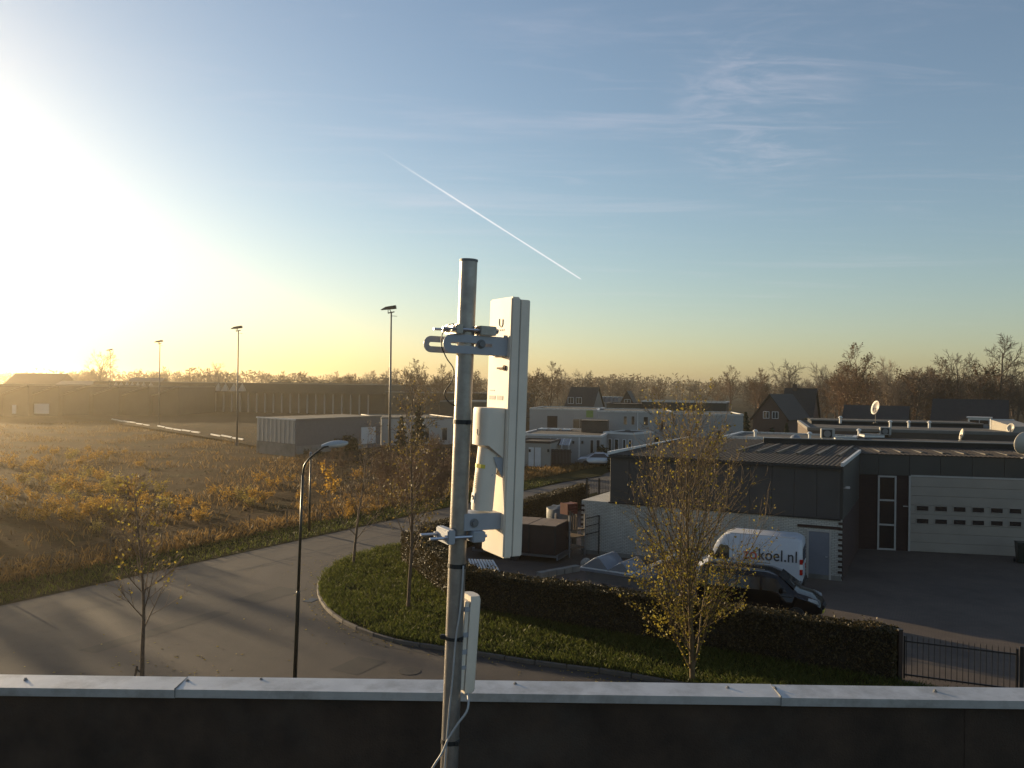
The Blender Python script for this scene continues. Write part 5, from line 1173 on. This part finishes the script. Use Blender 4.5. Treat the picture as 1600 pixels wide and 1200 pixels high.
lf = thing('ladder_frame', 'white ladder frame propped on the trailer behind yellow leaved tree', 'ladder', tb2.m @ Vector((W2 * .76, .3, 1.12)), tb2.rz + .25)
for y in (0, .55): MB().bar((0, y, 0.02), (1.5, y + .1, .75), .06, .05).build('rail', M['whitetrim'], lf)
for k in range(5): MB().bar((.2 + .28 * k, 0, .12 + .137 * k), (.2 + .28 * k, .6, .12 + .137 * k), .04, .04).build('rung', M['rim'], lf)
# crates and rack by the wall end
cr = G(893, 866)
rk = Bld('storage_rack', 'open storage rack with planks against the white wall end', G(889, 872), G(913, 868), 'rack'); 
for x in (0, rk.W):
    for y in (0, 1.0): rk.box('post', M['rim'], x - .04, x + .04, y - .04, y + .04, 0, 2.1)
for z in (.4, .95, 1.3): rk.box('shelf', M['wood'], -.03, rk.W + .03, -.03, 1.03, z, z + .06)
for k in range(4): rk.box('stored_plank', M['palewood'] if k % 2 else M['wood'], .08 + .16 * k, .2 + .16 * k, .1, .2, 1.37, 2.3 - .1 * k)
t = thing('red_crate', 'small red slatted crate on top of the storage rack', 'crate', rk.m @ Vector((.35, .4, 1.362 + .75)), rk.rz)
for k in range(4): MB().box(-.35, .3, -.25, .25, .14 * k, .14 * k + .11).build('slat', M['redwood'], t)
for x in (-.36, .28): MB().box(x, x + .05, -.27, .27, 0, .56).build('corner_post', M['redwood'], t)
t = thing('tarpaulin_stack', 'stack under a grey blue tarpaulin behind the brown trailer', 'stack', G(876, 855), -0.35)
rings = []
for k, (s, z) in enumerate(((1.0, 0), (1.02, .8), (1.0, 1.7), (.92, 2.05), (.5, 2.18))):
    rings.append([(s * (.8 + .08 * math.sin(3 * a + k)) * math.cos(a), s * (.6 + .06 * math.cos(4 * a)) * math.sin(a), z + .06 * math.sin(5 * a + k)) for a in [2 * math.pi * j / 16 for j in range(16)]])
MB().loft(rings).build('cover', M['tarp'], t, smooth=R(50)); MB().box(-.7, .7, -.5, .5, 0, .14).build('pallet', M['wood'], t)
kb = Bld('kerb_blocks', 'low row of pale concrete blocks before the brown trailer', G(845, 905), G(908, 893), 'blocks')
bl = MB().box(0.01, .48, 0, .3, 0, .28).mesh('block', bevel=.015, seg=1); bl.materials.append(M['concrete'])
for k in range(int(kb.W / .5)): obj('block', bl, None, kb.root, (.5 * k, .01 * (k % 3), 0))
bag = thing('rubble_bag', 'slumped pale sack on the ground by the brick wall', 'sack', G(916, 886), .4); rings = []
for s, z in ((.8, 0), (1, .12), (.9, .28), (.5, .4), (.12, .44)): rings.append([(.28 * s * math.cos(a) * (1 + .12 * math.sin(3 * a)), .2 * s * math.sin(a), z) for a in [2 * math.pi * j / 12 for j in range(12)]])
MB().loft(rings).build('sack', M['render2'], bag, smooth=True)
# wheelie bin by the big door
wb = G(1598, 880); t = thing('wheelie_bin', 'dark green wheelie bin by the pale door at right edge', 'bin', wb, -.3)
MB().add([(-.24,-.27,.06),(.24,-.27,.06),(.24,.27,.06),(-.24,.27,.06),(-.3,-.34,.98),(.3,-.34,.98),(.3,.34,.98),(-.3,.34,.98)], [(0,3,2,1),(4,5,6,7),(0,1,5,4),(1,2,6,5),(2,3,7,6),(3,0,4,7)]).build('body', M['post'], t, bevel=.02)
MB().box(-.32,.32,-.38,.36,.985,1.05).build('lid', M['post'], t, bevel=.02)
for s in (-1, 1): MB().tube([(s*.27,.3,.1),(s*.33,.3,.1)], .1, 12).build('wheel', M['black'], t)
# ------------------------------------------------------------------ hedge
def hedge(name, label, pts, h, th, n, seed, mat='hedge'):
    rg = np.random.default_rng(seed); t = thing(name, label, 'hedge', pts[0]); core = MB(); C = []
    tot = sum((pts[i+1] - pts[i]).length for i in range(len(pts) - 1))
    for i in range(len(pts) - 1):
        a, b = pts[i], pts[i+1]; d = (b - a); L = d.length; d.normalize(); nrm = Vector((-d.y, d.x, 0)); k = int(n * L / tot)
        m = Matrix((d, nrm, Vector((0, 0, 1)))).transposed().to_4x4(); m.translation = a
        core.box(-th * .3, L + th * .3, -th * .36, th * .36, 0.0, h - .12, m)
        s = rg.uniform(-th * .5, L + th * .5, k); side = rg.random(k); wob = 0.06 * np.sin(s * 1.9 + 1) + .05 * np.sin(s * 4.7)
        z = rg.uniform(0.02, 1, k) ** .85 * h; dp = np.abs(rg.normal(0, .06, k))
        y = np.where(side < .42, -th / 2 + dp - wob * .5, np.where(side < .72, th / 2 - dp + wob * .5, rg.uniform(-th / 2, th / 2, k)))
        z = np.where(side >= .72, h - np.abs(rg.normal(0, .07, k)) + wob * .6 + np.where(rg.random(k) < .06, rg.uniform(0, .16, k), 0), z)
        e = rg.random(k) < .05; s = np.where(e, np.where(rg.random(k) < .5, -th / 2 + dp, L + th / 2 - dp), s); y = np.where(e, rg.uniform(-th / 2, th / 2, k), y); z = np.where(e, rg.uniform(0, h, k), z)
        loc = np.stack([s, y, z], 1); R3 = np.array(m.to_3x3()); C.append(loc @ R3.T + np.array(a))
    core.build('twig_core', M['hedgecore'], t, world=True)
    C = np.concatenate(C) - np.array(t.location)
    o = obj('foliage', npmesh('foliage', leaves_np(C, .042, rg), M[mat]), None, t); o['kind'] = 'stuff'
    return t
hedge('beech_hedge', 'clipped brown beech hedge bordering courtyard, left end lit by sun', [Vector((11.0, 25.0, .05)), Vector((-1.5, 32.1, .05)), Vector((-4.7, 40.0, .05))], 1.5, .75, 70000, 1)
hedge('dark_hedge', 'dark clipped hedge along the road left of the mesh fence', [Vector((-4.1, 41.4, .05)), Vector((5.0, 59.5, .05))], 1.6, .8, 26000, 2)
# ------------------------------------------------------------------ trees
def grow(rnd, mb, tips, p, d, L, r, lv, S):
    n = max(2, int(L / S['seg'][lv])); pts = [p.copy()]; rad = [r]; dirs = [d.copy()]
    r1 = max(S['rmin'], r * S['taper'][lv])
    for i in range(n):
        d = (d + Vector((rnd.gauss(0, 1), rnd.gauss(0, 1), rnd.gauss(0, 1))) * S['jit'][lv] + Vector((0, 0, S['up'][lv]))).normalized()
        p = p + d * (L / n); pts.append(p.copy()); dirs.append(d.copy()); rad.append(r + (r1 - r) * (i + 1) / n)
    mb.tube(pts, rad, (7, 5, 4, 3, 3)[lv], cap=False)
    if lv >= S['leaf_lv']:
        for i, q in enumerate(pts[1:]): tips.append((q, L))
    if lv + 1 >= len(S['n']) + 1 or lv >= len(S['n']): return
    k = S['n'][lv]
    for c in range(k):
        t = S['t0'][lv] + (1 - S['t0'][lv]) * ((c + rnd.random()) / k); f = t * n; i = min(n - 1, int(f)); q = pts[i].lerp(pts[i+1], f - i); dd = dirs[i + 1]
        ang = R(S['ang'][lv] + rnd.gauss(0, S['angj'])); az = c * 2.4 + rnd.uniform(-.5, .5)
        o = dd.orthogonal().normalized(); o = (Matrix.Rotation(az, 3, dd) @ o)
        nd = (dd * math.cos(ang) + o * math.sin(ang)).normalized()
        cl_ = S['len'](lv, t, L) * rnd.uniform(.7, 1.25)
        grow(rnd, mb, tips, q, nd, cl_, max(S['rmin'], (r + (r1 - r) * t) * S['rr'][lv]), lv + 1, S)
def make_tree(name, seed, H, r, S, barkm, leafm=None, nleaf=0, lsize=.05, leafw=None, lab=None, cat='tree', lean=(0, 0)):
    rnd = random.Random(seed); mb = MB(); tips = []
    grow(rnd, mb, tips, Vector((0, 0, -.05)), Vector((lean[0], lean[1], 1)).normalized(), H, r, 0, S)
    t = thing(name, lab, cat, (0, 0, 0))
    nt_ = 8 * 7
    me = mb.mesh('trunk', smooth=True); o = obj('branches', me, barkm, t)
    if leafm and nleaf:
        rg = np.random.default_rng(seed); w = np.array([leafw(q) if leafw else 1.0 for q, _ in tips]); w /= w.sum()
        ix = rg.choice(len(tips), nleaf, p=w); C = np.array([tuple(tips[i][0]) for i in ix]) + rg.normal(0, .07, (nleaf, 3))
        l_ = obj('leaves', npmesh('leaves', leaves_np(C, lsize, rg, aspect=.75), leafm), None, t); l_['kind'] = 'stuff'
    return t
# upright street tree, dense with shoots
SU = dict(seg=(.4, .35, .3, .25, .2), jit=(.03, .05, .08, .11, .1), up=(.05, .075, .07, .05, 0), taper=(.16, .25, .35, .5, .5), rmin=.0045, n=(46, 9, 4), t0=(.03, .15, .15), ang=(33, 24, 30), angj=9,
          len=lambda lv, t, L: ((4.3 - 3.0 * t) if lv == 0 else L * (.55 - .25 * t)), rr=(.42, .5, .6), leaf_lv=1)
t4 = make_tree('street_tree', 11, 7.0, .085, SU, M['barkwarm'], M['leafyellow'], 5200, .036, lambda q: max(.05, 1.5 - q.z * .33), 'upright young tree with yellow leaves in front of the workshop', lean=(0.0, 0)); t4.location = (5.25, 24.25, .1)
SM = dict(SU, leaf_lv=2, n=(17, 6, 4), t0=(.2, .2, .15), len=lambda lv, t, L: ((1.9 - 1.1 * t) if lv == 0 else L * (.6 - .25 * t)), ang=(42, 36, 38), rmin=.006)
t3 = make_tree('street_tree', 23, 8.2, .075, dict(SM, n=(26, 6, 4), t0=(.24, .2, .15), len=lambda lv, t, L: ((2.5 - 1.6 * t) if lv == 0 else L * (.6 - .25 * t))), M['bark'], M['leafolive'], 1300, .042, lambda q: max(.15, 1.6 - .25 * abs(q.z - 3.4)), 'slender tree with sparse olive leaves on the island beside mast', lean=(0.0, 0)); t3.location = G(637, 957)
t2 = make_tree('street_tree', 31, 6.0, .075, SM, M['bark'], M['leafolive'], 150, .04, None, 'nearly bare small tree at the island tip', lean=(.03, 0)); t2.location = G(552, 886)
t1 = make_tree('street_tree', 47, 5.4, .07, dict(SM, n=(18, 6, 4), t0=(.25, .2, .2)), M['bark'], M['leafyellow'], 260, .045, None, 'thin young tree with few yellow leaves at lower left', lean=(.01, 0)); t1.location = G(222, 1058)
sk = thing('tree_stake', 'short wooden stake at the foot of thin young tree', 'stake', G(213, 1056)); MB().tube([G(211, 1058), P(214, 1040, G(211, 1058).y)], .035, 6).build('stake', M['wood'], sk, world=True); MB().bar(P(214, 1045, G(211, 1058).y), P(221, 1052, G(222, 1058).y), .03, .03).build('tie', M['black'], sk, world=True)
ty = make_tree('young_tree', 52, 3.0, .04, dict(SM, n=(10, 4), t0=(.3, .2), len=lambda lv, t, L: .9 - .4 * t if lv == 0 else L * .6), M['bark'], M['weed'], 420, .07, None, 'small orange leaved tree on far verge by the fence'); ty.location = G(515, 812)
# bare winter trees, several habits; each copied where the photograph shows one
SB = dict(seg=(1.2, .9, .7, .5, .4), jit=(.06, .1, .13, .16, .2), up=(.03, .05, .03, .02, 0), taper=(.3, .3, .35, .5, .6), rmin=.018, n=(14, 9, 8), t0=(.22, .2, .15), ang=(48, 42, 40), angj=12,
          len=lambda lv, t, L: (L * (.55 - .3 * t) if lv == 0 else L * (.55 - .2 * t)), rr=(.5, .5, .6), leaf_lv=2)
protos = []
for i, (hab, bk, lf_, nl) in enumerate(((dict(), 'barkfar', None, 0), (dict(ang=(36, 36, 38), n=(15, 9, 7)), 'barkfar2', 'farleaf', 700), (dict(ang=(60, 48, 40), n=(12, 10, 8), t0=(.3, .15, .1)), 'barkfar', None, 0), (dict(ang=(26, 30, 34), n=(16, 8, 6), t0=(.15, .2, .1)), 'barkpale', None, 0), (dict(n=(16, 9, 6), ang=(52, 44, 40), t0=(.12, .1, .1)), 'barkfar2', 'farleaf', 1800))):
    protos.append(make_tree('bare_tree', 100 + i, 10.0, .2, dict(SB, **hab), M[bk], M[lf_] if lf_ else None, nl, .13, None, 'x'))
ev = thing('evergreen_tree', 'x', 'tree'); rg = np.random.default_rng(9); n_ = 2600
zz_ = rg.random(n_) ** .7 * 10; ra_ = (1 - zz_ / 10.3) ** .8 * 2.6 * (0.75 + .3 * np.sin(zz_ * 5 + 2)) * rg.uniform(.55, 1, n_); an_ = rg.uniform(0, 2 * math.pi, n_)
l_ = obj('crown', npmesh('crown', leaves_np(np.stack([ra_ * np.cos(an_), ra_ * np.sin(an_), zz_ + .4], 1), .3, rg, aspect=.45), M['evergreen']), None, ev); l_['kind'] = 'stuff'
MB().tube([(0, 0, -.1), (0, 0, 9.6)], [.2, .03], 6).build('trunk', M['barkfar'], ev)
def shrub_proto(seed, bk, lf_, nl, sz, S2):
    return make_tree('bare_shrub', seed, 2.4, .05, S2, M[bk], M[lf_] if lf_ else None, nl, sz, None, 'x', 'shrub')
SS = dict(SB, seg=(.4, .35, .3, .3), jit=(.1, .12, .15, .2), rmin=.009, n=(14, 7, 5), t0=(.03, .1, .1), ang=(34, 34, 36), len=lambda lv, t, L: (L * (.95 - .4 * t) if lv == 0 else L * (.55 - .2 * t)))
sh1 = shrub_proto(201, 'barkfar2', 'farleaf', 500, .06, SS); sh2 = shrub_proto(202, 'barkfar2', None, 0, .06, SS)
bs = thing('evergreen_bush', 'x', 'bush'); n_ = 1800; q = rg.normal(size=(n_, 3)); q /= np.linalg.norm(q, axis=1, keepdims=True); q *= rg.uniform(.6, 1.05, (n_, 1)) * np.array([[1.0, 1.0, .95]]); q[:, 2] = np.abs(q[:, 2]) * 1.5
q *= (1 + .25 * np.sin(q[:, :1] * 6) * np.cos(q[:, 1:2] * 5))
l_ = obj('foliage', npmesh('foliage', leaves_np(q, .13, rg), M['evergreen']), None, bs); l_['kind'] = 'stuff'; MB().tube([(0, 0, -.1), (0, 0, .9)], [.08, .03], 5).build('stem', M['barkfar'], bs)
used = set()
def plant(proto, px, Y, topy, label, group=None, rz=0, name=None, Hn=None, base=0.0):
    x, y = atY(px, Y); zt_ = P(px, topy, Y).z; s = zt_ / (Hn or 10.3)
    if proto.name in used: o = dup(proto, None, (x, y, base), rz, s, label)
    else: used.add(proto.name); o = proto; o.location = (x, y, base); o.rotation_euler.z = rz; o.scale = (s,) * 3; o['label'] = label
    if group: o['group'] = group
    return o
named = [(0, 156, 300, 558, 'big round bare tree against the bright sky at left'), (2, 335, 330, 575, 'small bare tree alone on skyline right of third light mast'), (4, 30, 290, 592, 'low bare tree behind the stepped roof house'),
  (2, 1558, 150, 546, 'tallest bare tree with open round crown at right'), (0, 1500, 155, 567, 'broad bare tree left of the tallest right tree'), (1, 1470, 158, 585, 'russet bare tree beside broad right tree'), (3, 1386, 170, 578, 'slim pale birch with drooping twigs right of centre group'), (1, 1336, 160, 567, 'tall russet tree left of the slim pale birch'), (0, 1238, 190, 577, 'bare tree above the steep gabled house'), (3, 1282, 205, 583, 'pale wispy bare tree between house and russet tree'),
  (4, 1430, 150, 595, 'golden brown willow like tree behind the pole dish'), (4, 1405, 165, 590, 'russet bushy tree right of the birch'), (1, 1310, 170, 592, 'brown tree between gabled house and tall russet tree'), (4, 1360, 150, 597, 'low russet tree behind the dark tiled roof'), (0, 1590, 140, 590, 'bare tree cut by right picture edge'), (4, 1525, 145, 585, 'brown thicket tree beneath tallest right tree'),
  (1, 1140, 260, 588, 'thin bare tree above the white wall end'), (2, 1180, 280, 595, 'flat crowned bare tree far right of white houses'), (0, 905, 210, 588, 'bare tree above dark brown roofed house'), (1, 860, 200, 585, 'russet tree just right of antenna panel'), (4, 838, 195, 592, 'dense brown tree touching the antenna panel'), (3, 880, 230, 590, 'thin pale tree behind dark roofed house'), (2, 930, 260, 597, 'low flat bare tree above greenhouse'),
  (1, 645, 215, 580, 'tall russet tree left of the mast with bird above'), (0, 622, 240, 583, 'bare tree right of nearest light mast'), (4, 665, 205, 592, 'brown bushy tree near mast left side'), (1, 690, 200, 588, 'russet tree touching the mast left edge'), (0, 725, 220, 590, 'bare tree hidden half behind the mast'), (4, 745, 210, 590, 'brown tree between mast and antenna panel'), (0, 600, 260, 592, 'small bare tree left of nearest light mast'), (3, 575, 280, 590, 'thin bare tree on skyline over the flat hall'), (2, 545, 290, 592, 'low wide bare tree over truss hall end')]
for i, (k, px, Y, ty_, lab) in enumerate(named): plant(protos[k], px, Y, ty_, lab, None, i * 1.7)
rr = random.Random(12)
row = [(rr.uniform(100, 480), rr.uniform(310, 420), rr.uniform(585, 594)) for _ in range(26)] + [(rr.uniform(480, 840), rr.uniform(260, 380), rr.uniform(588, 597)) for _ in range(24)] + [(rr.uniform(840, 1200), rr.uniform(240, 420), rr.uniform(596, 603)) for _ in range(34)] + [(rr.uniform(1180, 1640), rr.uniform(180, 330), rr.uniform(590, 604)) for _ in range(40)] + [(rr.uniform(1280, 1640), rr.uniform(140, 200), rr.uniform(586, 602)) for _ in range(24)]
for i, (px, Y, ty_) in enumerate(row):
    plant(protos[rr.randrange(5)], px, Y, ty_ + (px - 800) * .004, 'bare brown winter tree standing in the background tree belt', 'bare trees of the background belt', rr.uniform(0, 6))
for px, Y, ty_, lab in ((655, 93, 636, 'tall dark evergreen behind the island tree'), (628, 96, 652, 'shorter evergreen beside nearest light mast'), (1260, 108, 655, 'dark evergreen right of steep gabled house'), (1166, 118, 645, 'narrow evergreen at the white wall end'), (352, 350, 594, 'round dark evergreen on skyline beyond second light mast'), (300, 340, 596, 'small dark evergreen on the left skyline'), (1230, 112, 662, 'low evergreen before brown brick house')):
    plant(ev, px, Y, ty_, lab, None, px)
for px, Y, ty_, lab in ((514, 103, 668, 'dark evergreen bush against the warehouse wall'), (478, 98, 697, 'low evergreen bush at warehouse corner'), (543, 104, 675, 'tallest evergreen bush by the loading door'), (500, 95, 702, 'low evergreen bush before warehouse wall'), (530, 92, 708, 'low dark bush right of the lamp head'), (968, 88, 702, 'dark garden bush beside the silver car'), (1208, 110, 668, 'green bush before the brown brick house'), (945, 92, 694, 'rounded garden shrub before the pillared porch'), (900, 125, 657, 'dark shrub against white house wall'), (1085, 100, 690, 'dark bush behind the workshop roof'), (1130, 98, 694, 'bush at workshop roof end by white wall')):
    plant(bs, px, Y, ty_, lab, None, px, Hn=1.75)
shr = [(rr.uniform(598, 712), rr.uniform(58, 88), None) for _ in range(26)] + [(rr.uniform(470, 600), rr.uniform(68, 92), None) for _ in range(16)]
for i, (px, Y, _) in enumerate(shr):
    hgt = rr.uniform(1.6, 3.4) if px > 598 else rr.uniform(1.0, 2.2); x, y = atY(px, Y)
    o = [sh1, sh2][i % 2]; first = o.name not in used; used.add(o.name)
    if not first: o = dup(o)
    o.location = (x, y, 0); o.rotation_euler.z = i * 1.3; o.scale = (hgt / 3.4,) * 3; o['label'] = 'russet twiggy shrub in the thicket across the road'; o['group'] = 'russet shrubs of the thicket left of mast'
# trees along the street end, just beyond the left picture edge, that throw the long shadows across the road
for i, (x, y, h_) in enumerate(((-81, 66, 9.5), (-75, 70, 11), (-70, 68, 9), (-66, 74, 10.5), (-61, 72, 9), (-57, 77, 8.5), (-88, 82, 12), (-96, 74, 12), (-104, 88, 12.5), (-53, 70, 7.5))):
    o = dup(protos[(4, 1, 4, 0, 4, 1, 4, 1, 4, 4)[i]], None, (x, y, 0), i * 1.1, h_ / 10.3, 'bare street end tree beyond the left edge shading the road'); o['group'] = 'bare trees beyond the left edge'
# orange weeds over the field
weeds = []
for i in range(5):
    rnd = random.Random(300 + i); mb = MB(); tips = []
    for k in range(7):
        a = k * .9 + rnd.random(); d = Vector((math.cos(a) * .45, math.sin(a) * .45, 1)).normalized()
        grow(rnd, mb, tips, Vector((.05 * math.cos(a), .05 * math.sin(a), -.05)), d, rnd.uniform(.7, 1.25), .012, 0, dict(SB, seg=(.2, .2, .2), jit=(.1, .15, .2), rmin=.005, n=(6, 3), t0=(.25, .2), ang=(40, 40), len=lambda lv, t, L: L * .4, leaf_lv=1))
    t = thing('field_weed', 'x', 'weed'); obj('stems', mb.mesh('stems'), M['barkwarm'], t)
    rg2 = np.random.default_rng(i); ix = rg2.integers(0, len(tips), 420); C = np.array([tuple(tips[j][0]) for j in ix]) + rg2.normal(0, .05, (420, 3)); l_ = obj('leaves', npmesh('leaves', leaves_np(C, .06, rg2, aspect=.7), M['weed'] if i != 3 else M['weedgreen']), None, t); l_['kind'] = 'stuff'
    weeds.append(t)
spots = [(55,712),(75,725),(95,742),(110,722),(125,730),(85,712),(45,738),(150,720),(130,752),(160,752),(175,712),(100,775),(125,775),(170,775),(180,765),(218,787),(232,795),(210,765),(250,775),(262,782),(295,790),(290,797),(235,812),(255,802),(278,820),(312,822),(318,800),(175,802),(185,815),(40,818),(65,822),(105,822),(355,785),(378,787),(410,787),(515,790),(550,800),(405,757),(418,759),(453,756),(20,735),(30,760),(60,755),(115,790),(140,768),(200,780),(12,800),(155,812),(225,770),(545,812),(575,806),(590,800),(205,838),(150,838)]
for _ in range(70): spots.append((rr.gauss(120, 75), rr.uniform(706, 822)))
for _ in range(10): spots.append((rr.uniform(300, 560), rr.uniform(745, 800)))
for i, (px, py) in enumerate(spots):
    g_ = G(px, py); w_ = weeds[i % 5]; first = w_.name not in used; used.add(w_.name)
    o = w_ if first else dup(w_); s = rr.uniform(.35, 1.0) * (1.0 if py < 790 else .85); rel = g_ - E0; sdist = -(rel.x * U.x + rel.y * U.y)
    o.location = (g_.x, g_.y, field_h(g_.x, g_.y, max(3.3, sdist)) - .02); o.rotation_euler.z = i * 2.1; o.scale = (s, s, s * rr.uniform(.8, 1.15)); o['label'] = 'orange leaved weed growing on the fallow field'; o['group'] = 'orange weeds on the field'
# fallen leaves
pts = []
for (cx_, cy_, sp_, n_) in ((5.25, 24.25, 1.8, 900), (t3.location.x, t3.location.y, 1.8, 500), (t2.location.x, t2.location.y, 1.5, 250), (t1.location.x, t1.location.y, 1.6, 150)):
    for _ in range(n_):
        x, y = rr.gauss(cx_, sp_), rr.gauss(cy_, sp_); pts.append((x, y, .17 if inside(ipoly, x, y) else .012))
for p_ in kg:
    for _ in range(14): q_ = p_ + Vector((rr.gauss(0, .35), rr.gauss(0, .35), 0)); pts.append((q_.x, q_.y, .17 if inside(ipoly, q_.x, q_.y) else .015))
C = np.array(pts); rg = np.random.default_rng(5); Lq = leaves_np(C, .045, rg, aspect=.75); Lq[:, :, 2] = C[:, None, 2] + (Lq[:, :, 2] - C[:, None, 2]) * .25
o = obj('fallen_leaves', npmesh('fallen_leaves', Lq, M['leafyellow'])); tag(o, 'fallen yellow leaves lying on the grass and in the gutter', 'leaves', None, 'stuff')
# distant wood along the horizon
rg = np.random.default_rng(77); n_ = 90000
Xd = rg.uniform(-900, 900, n_); Yd = rg.uniform(520, 900, n_); hmax = 12.5 + 2.5 * np.sin(Xd * .021) + 1.5 * np.sin(Xd * .067 + 2) + 1.5 * np.sin(Xd * .19 + Yd * .05); zz_ = hmax * rg.random(n_) ** .55
C = np.stack([Xd, Yd, zz_], 1)
wo = obj('woods', npmesh('woods', leaves_np(C, 1.3, rg, aspect=.3), M['farleaf'])); tag(wo, 'low brown wood along the far horizon', 'woods', None, 'stuff')
# two birds over the trees
def bird(c, label, s=1.0, rz=.4):
    b = MB(); n = 8
    rings = [[(x, r * math.cos(a), r * .8 * math.sin(a)) for a in [2 * math.pi * j / n for j in range(n)]] for x, r in ((-.3, .01), (-.2, .035), (-.02, .07), (.12, .06), (.2, .04), (.27, .035), (.32, .008))]; b.loft(rings)
    for sd in (-1, 1): b.add([(-.1, 0, .03), (.1, 0, .03), (.13, sd * .3, .22), (.02, sd * .55, .30), (-.1, sd * .32, .21), (-.1, 0, .05), (.1, 0, .05), (.13, sd * .3, .235), (.02, sd * .55, .305), (-.1, sd * .32, .225)], [(0,1,2,3,4),(9,8,7,6,5),(0,5,6,1),(1,6,7,2),(2,7,8,3),(3,8,9,4),(4,9,5,0)])
    o = b.build('bird', M['iron']); o.location = c; o.rotation_euler.z = rz; o.scale = (s,) * 3; tag(o, label, 'bird')
bird(P(584, 592, 110), 'dark bird with raised wings left of the nearest light mast', .9, 1.4); bird(P(645, 582, 100), 'dark bird with raised wings above trees by the mast', .8, 1.2)
# evening haze
hm = bpy.data.materials.new('evening_haze'); hm.use_nodes = True; hn = hm.node_tree.nodes; hn.remove(hn['Principled BSDF'])
pv = hn.new('ShaderNodeVolumePrincipled'); pv.inputs['Color'].default_value = (1, .88, .68, 1); pv.inputs['Density'].default_value = 0.0004; pv.inputs['Anisotropy'].default_value = .84
hm.node_tree.links.new(pv.outputs[0], hn['Material Output'].inputs['Volume'])
hz_ = MB().box(-1650, 1650, -1650, 1650, -1.2, 24).build('haze', hm); hz_['kind'] = 'stuff'
